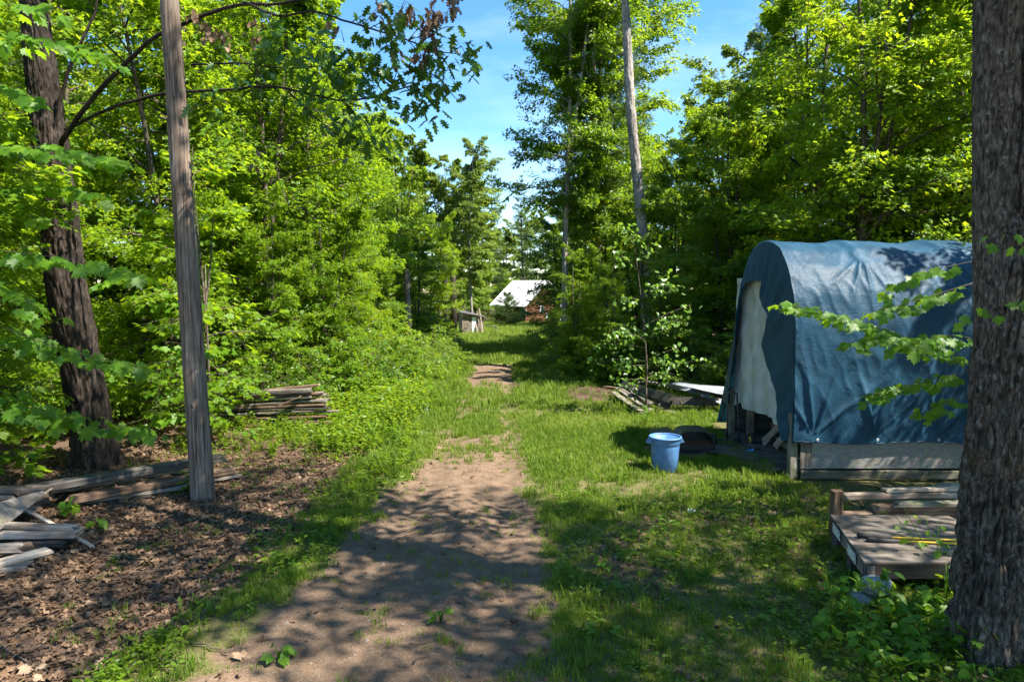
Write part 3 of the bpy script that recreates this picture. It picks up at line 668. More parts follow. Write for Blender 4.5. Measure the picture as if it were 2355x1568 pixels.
def build_pine(seed, H, cb, R, nw, nb, nt, nk, tr, bmat, nl=0.13, nw_w=0.011):
    g = np.random.default_rng(seed); wood = []
    zs = np.linspace(0, H, 12); tp = np.stack([0.01*H*np.sin(zs/H*4+seed), 0.01*H*np.cos(zs/H*3), zs-0.06], -1); tp[:, :2] -= tp[0, :2]
    wood.append(tube(tp, tr*np.clip(1-zs/H, 0.03, 1)**0.8, 9)); PP, DD = [], []
    for w in range(nw):
        h = (w+g.random())/nw; z = cb+(H-cb)*h; L0 = R*(1-h)**0.75
        for b in range(nb):
            if g.random() < 0.2: continue
            a = g.uniform(0, 2*PI); L = L0*g.uniform(0.5, 1.15)+0.2; el = g.uniform(-0.1, 0.3)+0.5*h
            d = np.array([math.cos(a), math.sin(a), math.tan(el)]); p0 = np.array([np.interp(z, zs, tp[:, 0]), np.interp(z, zs, tp[:, 1]), z])
            tt = np.linspace(0, 1, 5); p = p0+d*L*tt[:, None]+np.stack([0*tt, 0*tt, 0.12*L*tt*tt], -1)
            wood.append(tube(p, np.linspace(0.03, 0.008, 5)*(L/R+0.3), 4, False))
            k = max(3, int(nt*L/R)); s = g.uniform(0.25, 1, k); c = p0+d*L*s[:, None]+g.normal(0, 1, (k, 3))*np.array([1, 1, 0.35])*0.16*L*(1.1-s[:, None]*0.5)
            c[:, 2] += 0.12*L*s*s
            PP.append(np.repeat(c, nk, 0)+g.normal(0, 0.05, (k*nk, 3))); DD.append(norm(g.normal(0, 1, (k*nk, 3))+np.array([d[0], d[1], 0.5])*0.9))
    P, D = np.concatenate(PP), np.concatenate(DD); n = len(P)
    V, F = leaves(NEEDLE, P, D, norm(g.normal(0, 1, (n, 3))), np.full(n, nl), wide=nw_w/nl)
    cme = mesh_np('crown', V, F, [M['pine']], False, {'tint': np.repeat(np.clip(g.normal(0.5, 0.25, n), 0, 1), 3)})
    wv, wf = join(wood)
    return mesh_np('trunk', wv, wf, [bmat], True), cme

T = {}
for q in range(3):
    T['maple%d' % q] = build_tree('maple', 100+q, 12.5, 0.7, 2.9, 58, 12, 46, MAPLE_LO, 0.14, 0.13, M['maple'], M['bark'], lean=0.02)
for q in range(2):
    T['hardwood%d' % q] = build_tree('hardwood', 200+q, 24, 7.5, 3.4, 56, 13, 58, DIAMOND, 0.20, 0.20, M['broad'], M['bark_pale'], prof=prof_round, el=(15, 60), lean=0.010, lead=3, fork=0.5, spread=0.14)
T['far0'] = build_tree('far', 300, 16, 1.2, 2.8, 54, 12, 46, DIAMOND, 0.27, 0.15, M['far'], M['bark'], prof=prof_round, lead=4)
T['far1'] = build_tree('far', 301, 17, 4, 2.3, 50, 11, 44, DIAMOND, 0.24, 0.14, M['far'], M['bark_pale'], prof=prof_round, fork=0.5)
for q in range(3):
    T['shrub%d' % q] = build_tree('shrub', 400+q, 1.7, 0.3, 1.05, 26, 6, 34, (OVATE, MAPLE_LO, OVATE)[q], (0.085, 0.10, 0.075)[q], 0.02, (M['broad'], M['maple'], M['broad'])[q], M['bark_twig'], stems=3, droop=0.2, sides=5, lead=1)
for q in range(2):
    T['thicket%d' % q] = build_tree('thicket', 420+q, 7.5, 0.25, 2.1, 46, 10, 36, OVATE if q else MAPLE_LO, 0.12, 0.07, M['broad'], M['bark_dark'], el=(8, 55), prof=prof_maple)
for q in range(2):
    T['pine%d' % q] = build_pine(500+q, 22, 7 if q == 0 else 2, 3.0, 30, 7, 40, 12, 0.2, M['bark_dark'], nl=0.24, nw_w=0.03)
T['shade0'] = build_tree('shade', 600, 16, 5.5, 3.6, 40, 10, 23, MAPLE_LO, 0.15, 0.27, M['maple'], M['bark'], prof=prof_round, fork=0.35)

T['near_maple'] = build_tree('near_maple', 640, 6.8, 0.5, 1.9, 26, 7, 15, (MAPLE_HI[0], MAPLE_HI[1]), 0.17, 0.05, M['maple'], M['bark'], droop=0.3, el=(5, 45), rise=0.0)
def tree(kind, name, x, y, s, rz, label, cat='tree', group=None, trunk_label=None, dz=0.0):
    r = empty(name, (x, y, gzf(x, y)+dz), label, cat, group)
    r.rotation_euler = (0, 0, rz); r.scale = (s, s, s) if not hasattr(s, '__len__') else s
    t, c = T[kind]
    a = obj('trunk', t, r); b = obj('crown', c, r, kind='stuff')
    return r

ORD = ('first', 'second', 'third', 'fourth', 'fifth', 'sixth', 'seventh', 'eighth', 'ninth', 'tenth', 'eleventh', 'twelfth', 'thirteenth', 'fourteenth', 'fifteenth', 'sixteenth', 'seventeenth', 'eighteenth', 'nineteenth', 'last')
gl = 'maples in the sunlit leafy wall left of the track'
LL = 'young maple in the sunlit wall of leaves left of the track'
LLs = ('maple in the left leafy wall just behind the utility pole', 'sunlit maple in the left leafy wall directly behind the slat stack', 'taller maple behind the one rising over the utility pole', 'sunlit maple in the left leafy wall, second behind the slat stack', 'tall maple in the back row of the left leafy wall',
       'bright maple in the left leafy wall just left of the far grey pole', 'tall maple behind the far grey pole', 'maple seen between the oak trunk and the utility pole', 'tall maple deep behind the oak trunk', 'tallest maple at the back of the left leafy wall', 'maple far left behind the oak limbs')
k = 0
for (x, y, s) in ((-8.6, 17.2, 1.0), (-6.9, 18.8, 0.98), (-10.6, 20.5, 1.15), (-6.5, 22.3, 1.02), (-9.0, 24.5, 1.2), (-6.4, 27.0, 0.98), (-8.4, 30.0, 1.15),
                  (-12.5, 16.5, 1.1), (-14.0, 22.0, 1.2), (-11.8, 28.0, 1.25), (-17.0, 18.0, 1.2)):
    tree('maple%d' % (k % 3), 'maple_tree', x, y, s, k*1.7, LLs[k], group=gl); k += 1
tree('maple1', 'maple_tree', -5.6, 33.5, 0.80, 2.0, 'round-topped yellow-green maple at the far end of the left leafy wall')
tree('maple2', 'maple_tree', -4.7, 39.5, 0.62, 4.0, 'small bright maple nearest the grey outhouse, left of the lawn')
tree('maple0', 'maple_tree', -8.5, 38.0, 0.95, 1.0, 'maple behind the far utility pole on the left')
for (kd, x, y, s, lb) in (('maple0', -5.1, 18.4, 0.46, 'young maple rising right behind the right end of the slat stack'), ('maple1', -4.7, 21.2, 0.46, 'bright young maple before the left leafy wall, second behind the slat stack'), ('thicket1', -5.0, 24.0, 0.62, 'bright leafy young tree leaning toward the track on the left'),
                          ('maple2', -5.3, 29.0, 0.44, 'bright young maple close behind the far grey pole'), ('maple0', -4.4, 30.8, 0.44, 'young maple just right of the far grey pole'), ('maple1', -5.9, 16.9, 0.42, 'young maple directly above the slat stack')):
    tree(kd, 'young_maple', x, y, s, x*7, lb)
tree('maple2', 'bush', 3.2, 21.2, 0.36, 1.0, 'dense bright bush right behind the round-leaved sapling', 'bush')
tree('thicket1', 'bush', 4.5, 20.6, 0.55, 2.0, 'dense leafy bush between the sapling and the tarp shelter', 'bush')
tree('maple0', 'bush', 2.3, 23.6, 0.36, 3.0, 'leafy bush at the track edge left of the sapling', 'bush')
# right side: shaded thicket and tall trees
gr = 'dark leafy trees in the shaded thicket right of the track'
LR = 'low dark leafy tree in the shaded thicket right of the track'
k = 0
for (x, y, s) in sorted(((4.6, 24.5, 0.85), (3.9, 28.5, 0.95), (6.9, 22.5, 0.95), (6.4, 27.0, 1.05), (4.8, 33.0, 1.1), (8.9, 25.0, 1.15), (7.5, 31.5, 1.2), (10.8, 28.0, 1.3), (9.5, 20.0, 0.9), (12.0, 21.5, 1.0), (6.0, 38.0, 1.25)), key=lambda t: t[1]):
    tree('thicket%d' % (k % 2), 'thicket_tree', x, y, s, k*2.1, 'low dark leafy tree in the shaded right thicket, %s from the camera' % ORD[k], group=gr); k += 1
tree('maple1', 'maple_tree', -8.9, 9.9, 0.60, 0.8, 'dark leafy maple at the very left edge, beside the big oak trunk')
tree('near_maple', 'maple_tree', -8.15, 9.2, 1.0, 0.8, 'broad-leaved young maple at the left edge whose sprays cross the oak trunk')
tree('near_maple', 'maple_tree', -6.1, 13.4, 0.85, 2.6, 'broad-leaved young maple between the oak trunk and the slat stack')
tree('maple2', 'maple_tree', -10.8, 12.8, 0.8, 2.8, 'dark leafy maple behind the big oak trunk at the left edge')
tree('thicket0', 'thicket_tree', 2.35, 35.0, 1.08, 0.6, 'leafy tree at the end of the right thicket, overhanging the white cabin roof')
tree('thicket1', 'thicket_tree', 3.2, 31.0, 0.72, 3.0, 'low leafy tree with drooping sprays at the right edge of the lawn')
tree('hardwood0', 'hardwood_tree', 2.2, 28.2, (0.73, 0.73, 0.80), 0.3, 'tall slender pale-trunked tree, leftmost of the tall trees right of the sky gap')
tree('pine0', 'pine_tree', 3.75, 30.5, (0.8, 0.8, 0.92), 0.0, 'tall dark-trunked pine between the pale slender tree and the broken-barked trunk')
tree('hardwood1', 'hardwood_tree', 5.1, 32.0, 0.77, 1.1, 'tall dark slender tree just left of the thick pale leaning trunk')
tree('hardwood0', 'hardwood_tree', 3.7, 29.4, (0.7, 0.7, 0.76), 2.2, 'bushy tall tree filling the crowns between the pale slender tree and the leaning trunk')
gm = 'backlit maples behind the tarp shelter'
LM = 'backlit yellow-green maple behind the blue tarp shelter'
LMs = ('backlit yellow-green maple right behind the arch of the blue tarp shelter', 'backlit maple behind the middle of the blue tarp shelter', 'taller backlit maple in the back row, left of the thick right trunk', 'backlit maple in the back row above the shelter arch', 'backlit maple partly hidden by the thick right trunk', 'tallest backlit maple at the back above the shelter')
k = 0
for (x, y, s) in ((9.6, 19.5, 1.12), (12.8, 19.3, 1.15), (14.8, 22.0, 1.2), (11.0, 24.5, 1.2), (17.0, 18.3, 1.15), (14.0, 26.0, 1.3)):
    tree('maple%d' % ((k+1) % 3), 'maple_tree', x, y, s, k*1.3+0.5, LMs[k], group=gm); k += 1
tree('maple0', 'maple_tree', 7.6, 23.0, 0.80, 2.5, 'shorter bright maple below the blue sky gap, left of the backlit maples')
tree('maple2', 'maple_tree', 9.6, 31.5, 0.98, 2.9, 'maple seen behind the thick pale leaning trunk')
# far wood beyond the lawn
gf = 'far trees closing the view beyond the lawn'
k = 0
for (x, y, s, kd) in ((-6.6, 66, 1.0, 'far0'), (-9.8, 60, 1.05, 'far0'), (-13, 68, 1.1, 'far1'), (-4.4, 84, 0.95, 'far0'), (-1.2, 100, 0.8, 'far0'), (1.8, 104, 0.95, 'pine1'), (5, 96, 0.95, 'far0'), (8.5, 88, 1.1, 'far0'), (12, 78, 1.1, 'far1'),
                  (-16, 52, 1.1, 'far0'), (-19, 42, 1.1, 'far0'), (-24, 34, 1.2, 'far0'), (-22, 60, 1.2, 'far1'), (-30, 46, 1.3, 'far0'), (-27, 25, 1.1, 'far0'), (-22, 19, 1.0, 'far0'), (-16, 33, 1.1, 'pine1'), (-20, 26, 1.0, 'pine1'),
                  (14, 40, 1.1, 'far0'), (18, 33, 1.1, 'far0'), (22, 44, 1.2, 'far1'), (20, 24, 1.1, 'far0'), (27, 30, 1.2, 'far0'), (16, 54, 1.2, 'far0'), (10.5, 60, 1.05, 'far0'), (24, 19, 1.1, 'far0'), (13, 34, 1.0, 'pine1'), (-9, 96, 1.0, 'far0'), (-14, 88, 1.1, 'far0'), (-19, 80, 1.1, 'far0'), (-5.5, 112, 1.0, 'far0'), (2.5, 118, 1.1, 'far0'), (10, 108, 1.1, 'far0'), (16, 96, 1.1, 'far0'), (6.2, 84, 0.75, 'far0'), (-2.2, 122, 0.9, 'far0'), (20, 84, 1.2, 'far0'), (28, 70, 1.2, 'far0'), (-28, 74, 1.2, 'far0')):
    tree(kd, 'far_tree', x, y, s, k*1.9, 'far tree of the wood that closes the view behind the nearer trees', group=gf); k += 1
tree('pine1', 'pine_tree', -3.2, 92, 0.92, 0.4, 'hazy far pine in the middle of the sky gap')
tree('far1', 'slender_tree', -3.55, 62, 0.98, 0.9, 'slender pale-stemmed tree rising behind the grey outhouse')
tree('far0', 'pale_tree', -5.4, 68, 0.98, 1.9, 'pale green full-crowned tree left of the sky gap, behind the outhouse')
# small evergreen in front of the cabin
tree('thicket1', 'thicket_tree', 2.75, 43.0, 0.8, 1.2, 'leafy bush hiding the right half of the log cabin')
T['spruce'] = build_pine(520, 2.6, 0.15, 1.5, 13, 8, 30, 12, 0.04, M['bark_dark'], nl=0.13, nw_w=0.02)
tree('spruce', 'spruce_bush', -0.55, 63.0, 1.15, 0.0, 'bushy low evergreen in front of the cabin wall', 'bush')
# out-of-frame trees that shade the foreground
for (x, y, s, rz, kd) in ((9.6, 1.2, 1.0, 0.0, 'shade0'), (10.6, 8.8, 0.74, 2.0, 'maple0'), (8.7, 8.0, 0.58, 0.3, 'maple1'), (9.0, 4.2, 0.85, 1.2, 'shade0'), (8.6, -2.5, 1.05, 4.0, 'shade0')):
    tree(kd, 'shade_tree', x, y, s, rz, 'maple just outside the right edge of the photo that shades the foreground', group='shade trees beside the track')

# undergrowth along both edges
gs = 'shrubs at the foot of the left leafy wall'
for (x, y, s) in ((-15, 24, 1.2), (-18, 28, 1.3), (-13.5, 33, 1.3), (-21, 23, 1.3), (-17, 39, 1.4), (-24, 30, 1.5), (-11, 42, 1.3), (-19, 15.5, 1.1), (-23, 17, 1.3), (-15.5, 13.5, 0.9)):
    tree('thicket%d' % (k % 2), 'understory_tree', x, y, s, k*1.4, 'dark understory tree deep in the wood on the left', group='understory deep in the left wood'); k += 1
for (x, y, s) in ((-6.5, 78, 0.8), (-3.6, 82, 0.9), (-0.6, 84, 0.8), (-9.5, 74, 0.9), (4.5, 90, 0.8), (-12.5, 70, 0.9), (8, 80, 0.9)):
    tree('thicket%d' % (k % 2), 'understory_tree', x, y, s, k*1.4, 'low leafy growth closing the view behind the cabin and outhouse', group='understory behind the cabin'); k += 1
for (x, y, s) in ((15, 30, 1.3), (18, 21, 1.2), (13, 38, 1.4), (21, 28, 1.4), (17, 26, 1.2), (22, 17, 1.3), (11, 45, 1.3), (8, 48, 1.3)):
    tree('thicket%d' % (k % 2), 'understory_tree', x, y, s, k*1.4, 'dark understory tree deep in the wood on the right', group='understory deep in the right wood'); k += 1
k = 0
g_ = np.random.default_rng(9)
for (x, y, s) in sorted(((-6.0, 15.8, 0.85), (-7.2, 14.9, 1.0), (-5.1, 16.6, 1.0), (-4.4, 17.6, 1.1), (-3.9, 19.2, 1.0), (-5.2, 18.6, 1.3), (-3.4, 20.6, 0.95), (-4.6, 21.0, 1.3), (-3.2, 22.4, 0.95), (-4.2, 23.4, 1.3), (-3.0, 24.4, 0.9), (-3.1, 26.8, 1.0), (-3.7, 28.6, 1.2), (-3.3, 31.0, 1.0), (-3.9, 34.0, 1.1), (-9.0, 15.0, 1.2), (-8.6, 12.9, 0.9), (-10.4, 13.8, 1.2), (-11.8, 12.4, 1.1)), key=lambda t: t[1]):
    tree('shrub%d' % (k % 3), 'shrub', x, y, s, k*2.2, 'leafy shrub at the foot of the left leafy wall, %s from the camera' % ORD[k], 'shrub', gs); k += 1
gs2 = 'shrubs at the foot of the right thicket'
for (x, y, s) in sorted(((2.5, 22.8, 0.8), (3.3, 21.8, 0.9), (2.0, 24.6, 0.8), (2.4, 26.6, 1.0), (1.9, 29.0, 0.9), (3.1, 24.2, 1.1), (4.3, 21.4, 1.1), (5.4, 20.2, 1.2), (6.6, 19.2, 1.2), (7.6, 17.8, 1.1), (5.0, 22.4, 1.3), (2.2, 31.4, 1.1)), key=lambda t: t[1]):
    tree('shrub%d' % (k % 3), 'shrub', x, y, s, k*2.2, 'dark leafy shrub at the foot of the right thicket, %s from the camera' % ORD[k-20], 'shrub', gs2); k += 1
# ------------------------------------------------------------------ near trunks and the utility poles
def px_path(pts, Y):
    out = []
    for q, p in enumerate(pts):
        y = Y if not hasattr(Y, '__len__') else Y[q]
        out.append(at_y(p[0], p[1], y))
    return np.array([tuple(v) for v in out])
def resample(P, R, n):
    P = np.asarray(P, float); d = np.r_[0, np.cumsum(np.linalg.norm(np.diff(P, axis=0), axis=1))]; t = np.linspace(0, d[-1], n)
    # smooth (Catmull-like through interpolation then blur)
    Q = np.stack([np.interp(t, d, P[:, k]) for k in range(3)], -1); r = np.interp(t, d, R)
    for _ in range(max(1, n//14)):
        Q[1:-1] = (Q[:-2]+2*Q[1:-1]+Q[2:])/4; r[1:-1] = (r[:-2]+2*r[1:-1]+r[2:])/4
    return Q, r
def bark_trunk(name, path, rad, nth, nz, m, depth=0.03, fu=7.0, fz=1.5, seed=0, flare=0.35, knots=()):
    Q, r = resample(path, rad, nz); th = np.arange(nth)*2*PI/nth
    zz = np.r_[0, np.cumsum(np.linalg.norm(np.diff(Q, axis=0), axis=1))]
    TH, ZZ = np.meshgrid(th, zz); RR = np.repeat(r[:, None], nth, 1)
    cx, sx = np.cos(TH), np.sin(TH); k = fu*r.mean()/0.3
    wx = 0.55*(fbm(cx*k*0.5, sx*k*0.5, ZZ*fz*0.9, o=3, seed=seed+1)-0.5)
    n1 = vnoise(cx*k+wx*4, sx*k+wx*4, ZZ*fz+wx, seed=seed); n2 = vnoise(cx*k*1.9+3+wx*5, sx*k*1.9, ZZ*fz*1.7, seed=seed+5)
    rid = 1-np.abs(2*n1-1); rid2 = 1-np.abs(2*n2-1)
    plate = sst(0.0, 0.45, np.abs(2*n1-1))*0.65+sst(0.0, 0.5, np.abs(2*n2-1))*0.35
    fine = fbm(cx*k*5, sx*k*5, ZZ*9, o=3, seed=seed+9)-0.5
    disp = depth*(plate-0.75)+depth*0.35*fine
    lob = 1+flare*np.exp(-ZZ/0.35)*(0.7+0.45*np.sin(TH*4+seed)+0.2*np.sin(TH*7))
    RR = RR*lob+disp
    for (ka, kz, ks) in knots:
        RR += ks*np.exp(-((np.angle(np.exp(1j*(TH-ka)))*r.mean())**2+(ZZ-kz)**2)/(0.10**2))
    V = Q[:, None, :]+np.stack([RR*cx, RR*sx, 0*RR], -1)
    i = np.arange(nz-1)[:, None]*nth; j = np.arange(nth)[None]; jn = (j+1) % nth
    F = np.stack([i+j, i+jn, i+nth+jn, i+nth+j], -1).reshape(-1, 4)
    return mesh_np(name, V.reshape(-1, 3), F, [m], True), Q, r

# thick foreground trunk on the right
b0 = at_z(2274, 1500); BX, BY = 3.875, 5.4
g0 = gzf(BX, BY)
r = empty('oak_tree', (BX, BY, g0), 'thick furrowed grey tree trunk in the right foreground, cut by the photo edge', 'tree')
me, _, _ = bark_trunk('trunk', [(0, 0, -0.15), (0.0, 0, 0.5), (0.06, 0, 2), (0.23, 0, 5), (0.38, 0.05, 8), (0.5, 0.1, 13)], [0.255, 0.25, 0.245, 0.23, 0.215, 0.12], 220, 760, M['bark'], 0.075, 7.5, 2.5, 3, flare=0.25, knots=((2.6, 4.9, 0.05), (5.0, 2.2, 0.04)))
obj('trunk', me, r)
c = obj('crown', T['shade0'][1], r, kind='stuff'); c.location = (0, 0, 1.6); c.rotation_euler = (0, 0, 1.0)
c = obj('limb', T['shade0'][0], r); c.location = (0.1, 0, 1.6); c.rotation_euler = (0, 0, 1.0); c.scale = (0.8, 0.8, 1)

# grey utility pole
pb = at_z(468, 1148); pt = at_y(386, -40, pb.y)
r = empty('utility_pole', (pb.x, pb.y, gzf(pb.x, pb.y)), 'weathered grey wooden utility pole leaning left beside the leaf litter', 'pole')
d = np.array(pt)-np.array(pb)
me, Q, _ = bark_trunk('shaft', [(0, 0, -0.2), tuple(d*0.5), tuple(d*1.05)], [0.165, 0.142, 0.118], 44, 260, M['pole'], 0.008, 14, 0.35, 11, flare=0.05)
obj('shaft', me, r)
for q, (t, a, s) in enumerate(((0.93, -1.7, 0.022), (0.86, -1.9, 0.02), (0.78, -1.3, 0.016), (0.72, -1.0, 0.016), (0.60, -1.5, 0.018), (0.44, -1.8, 0.02), (0.33, -1.2, 0.016), (0.19, -1.6, 0.03))):
    p = d*t; R_ = 0.165-0.047*t; nrm = Vector((math.cos(a), math.sin(a), 0))
    a1 = np.linspace(0, 2*PI, 10, endpoint=False); side = Vector((-nrm.y, nrm.x, 0))
    c0 = Vector(p)+nrm*(R_-0.008)
    ring = [c0+side*math.cos(x)*s*0.8+Vector((0, 0, 1))*math.sin(x)*s*1.2 for x in a1]; ring2 = [c0+nrm*0.012+(v-c0)*0.6 for v in ring]
    mb = MB().add([tuple(v) for v in ring+ring2]+[tuple(c0-nrm*0.004)], [(i, (i+1) % 10, 10+(i+1) % 10, 10+i) for i in range(10)]+[(10+i, 10+(i+1) % 10, 20) for i in range(10)])
    obj('knot', mb.mesh('knot', M['wood_dark'], True), r)
# far pole in the leaves
fb = at_y(938, 760, 27.0)
r = empty('utility_pole', (fb.x, fb.y, gzf(fb.x, fb.y)), 'far grey pole half hidden in the sunlit leaves left of the lawn', 'pole')
V, F = tube([(0, 0, -0.1), (0.0, 0, 2.0), (-0.03, 0, 3.7)], [0.14, 0.13, 0.115], 14)
obj('shaft', mesh_np('shaft', V, quads_to_tris(F), [M['wood']], True), r)

# thick pale leaning trunk among the tall trees
pts = px_path([(1484, 640), (1478, 540), (1462, 380), (1452, 280), (1446, 180), (1440, 60), (1434, -60), (1425, -260), (1420, -420)], 24.5)
base = Vector((pts[0][0]+0.1, 24.5, gzf(pts[0][0], 24.5)))
r = empty('pale_tree', tuple(base), 'thick pale trunk leaning left among the tall trees right of the sky gap', 'tree')
pp = np.concatenate([[(0, 0, -0.1)], pts-np.array(base)])
me, _, _ = bark_trunk('trunk', pp, [0.26, 0.21, 0.195, 0.18, 0.172, 0.16, 0.146, 0.13, 0.09, 0.05], 40, 260, M['bark_pale'], 0.03, 6, 1.2, 21, knots=((4.3, 6.9, 0.07), (3.6, 9.5, 0.05)))
obj('trunk', me, r)
c = obj('crown', T['hardwood1'][1], r, kind='stuff'); c.scale = (0.6, 0.6, 0.5); c.location = (-0.8, 0, 9.6)

# big dark oak on the left with limbs reaching over the track
OY = 11.1
tp = px_path([(228, 1085), (214, 1000), (190, 860), (168, 740), (150, 640), (133, 468), (112, 300), (95, 160), (80, 40), (70, -80), (60, -260)], OY)
tp[0][2] = gzf(tp[0][0], OY)-0.1
ob = Vector((tp[0][0], OY, gzf(tp[0][0], OY)))
oak = empty('oak_tree', tuple(ob), 'big dark-barked oak with long limbs at the left edge', 'tree')
me, _, _ = bark_trunk('trunk', tp-np.array(ob), [0.34, 0.30, 0.30, 0.30, 0.285, 0.27, 0.25, 0.22, 0.19, 0.15, 0.08], 110, 360, M['bark_dark'], 0.05, 10, 2.2, 31)
obj('trunk', me, oak)
def limb_obj(root, pts, Ys, r0, r1, m, name='limb', n=26, sides=9, seed=0):
    P = px_path(pts, Ys); Q, rr = resample(P, np.linspace(r0, r1, len(P)), n)
    g = np.random.default_rng(seed); Q[1:-1] += g.normal(0, r0*0.18, (n-2, 3))
    V, F = tube(Q-np.array(root.location), rr, sides)
    return obj(name, mesh_np(name, V, quads_to_tris(F), [m], True), root), Q
lb1, Q1 = limb_obj(oak, [(140, 330), (168, 285), (230, 205), (300, 135), (370, 75), (480, 32), (560, 6), (650, 14), (760, -20), (900, -40)], [11.0, 10.9, 10.7, 10.4, 10.1, 9.7, 9.3, 9.0, 8.7, 8.4], 0.042, 0.012, M['bark_dark'], seed=1)
lb2, Q2 = limb_obj(oak, [(150, 300), (260, 245), (389, 212), (504, 209), (612, 198), (663, 205), (767, 234), (850, 228), (914, 211), (985, 180)], [11.0, 10.6, 10.2, 9.8, 9.4, 9.1, 8.8, 8.6, 8.4, 8.2], 0.026, 0.007, M['bark_dark'], seed=2)
lb3, Q3 = limb_obj(oak, [(560, 6), (640, 40), (720, 25), (830, 60), (930, 90), (1010, 120), (1060, 125)], [9.3, 9.0, 8.7, 8.4, 8.2, 8.1, 8.0], 0.018, 0.005, M['bark_dark'], seed=3)
lb4, Q4 = limb_obj(oak, [(440, 150), (560, 145), (660, 160), (760, 150), (880, 160)], [9.9, 9.5, 9.2, 8.9, 8.6], 0.014, 0.005, M['bark_dark'], seed=4)
lb5, Q5 = limb_obj(oak, [(120, 330), (145, 200), (175, 120), (215, 40), (230, -40)], [11.0, 10.9, 10.8, 10.8, 10.8], 0.032, 0.014, M['bark_dark'], seed=5)
lb6, Q6 = limb_obj(oak, [(663, 212), (730, 275), (800, 330), (850, 360)], [9.1, 8.9, 8.8, 8.7], 0.012, 0.004, M['bark_dark'], seed=6)
c = obj('crown', T['shade0'][1], oak, kind='stuff'); c.location = (-1.0, 0, 2.2); c.rotation_euler = (0, 0, 2.2); c.scale = (0.9, 0.9, 0.95)

def leaf_meshes(tmpl, m, tints, bend=0.10, seed=0):
    out = []
    for q, t in enumerate(tints):
        v = tmpl[0].copy(); g = np.random.default_rng(seed+q)
        v[:, 2] += bend*np.sin(v[:, 0]*4+g.uniform(0, 6))+bend*np.sin(v[:, 1]*3+g.uniform(0, 6))
        v[:, 2] -= v[0, 2]
        out.append(mesh_np('leaf', v, tmpl[1], [m], True, {'tint': np.full(len(v), t)}))
    return out
OAKL = leaf_meshes(OAK_HI, M['oak'], (0.15, 0.4, 0.6, 0.8), 0.08)
DEADL = leaf_meshes(OAK_HI, M['dead'], (0.35, 0.5, 0.65), 0.22, 5)
MAPL = leaf_meshes(MAPLE_HI, M['plant'], (0.2, 0.45, 0.65, 0.85), 0.05, 9)
OVL = leaf_meshes(OVATE_HI, M['plant'], (0.2, 0.45, 0.7, 0.9), 0.05, 13)
ASPL = leaf_meshes(OVATE_HI, M['aspen'], (0.3, 0.5, 0.7, 0.9), 0.05, 17)
gq = np.random.default_rng(5)
LEAFN, OVER = {}, {}
def place_leaf(meshes, parent, root, p, d, nrm, s, name='leaf', force=False):
    k = LEAFN[root.name] = LEAFN.get(root.name, 0)+1
    if k > 300 or force:
        me = meshes[gq.integers(0, len(meshes))]; m = frame_m(Vector(p)-root.location, d, nrm, s)
        OVER.setdefault(root.name, []).append((me, np.array(m))); return None
    o = obj(name, meshes[gq.integers(0, len(meshes))], parent)
    o.matrix_local = frame_m(Vector(p)-root.location, d, nrm, s)
    return o
# oak leaf clusters (px, py, depth, count), each on its own twig hanging from the nearest limb
def near_limb(p):
    A = np.concatenate([Q1, Q2, Q3, Q4, Q6]); i = np.argmin(np.linalg.norm(A-p+np.array([0.25, 0, 0]), axis=1)); return A[i]
for (x, y, Yd, n) in ((985, 60, 8.1, 26), (1000, 30, 8.1, 24), (935, 20, 8.2, 20), (880, 18, 8.4, 14), (975, 105, 8.1, 18), (1045, 8, 8.0, 16), (905, 130, 8.3, 7), (960, 130, 8.1, 8), (480, 70, 9.6, 16), (510, 85, 9.5, 10), (585, 60, 9.3, 14), (600, 380, 9.0, 5), (455, 30, 9.7, 8), (770, 60, 8.7, 8)):
    c = np.array(at_y(x, y, Yd)); s = near_limb(c); V, F = tube([s, (s+c)/2+gq.normal(0, 0.04, 3), c+[0, 0, 0.08]], [0.006, 0.005, 0.003], 5)
    tw = obj('twig', mesh_np('twig', V-np.array(oak.location), quads_to_tris(F), [M['bark_twig']], True), oak)
    tw['label'] = 'twig with a hanging bunch of dead brown leaves'
    for _ in range(n):
        a = gq.uniform(0, 2*PI); dd = np.array([math.cos(a)*0.35, math.sin(a)*0.35, -1.0])
        p = c+gq.normal(0, 1, 3)*[0.05, 0.05, 0.07]
        place_leaf(DEADL, tw, oak, p, dd, np.array([math.cos(a), math.sin(a), 0.2])+gq.normal(0, 0.4, 3), gq.uniform(0.09, 0.14))

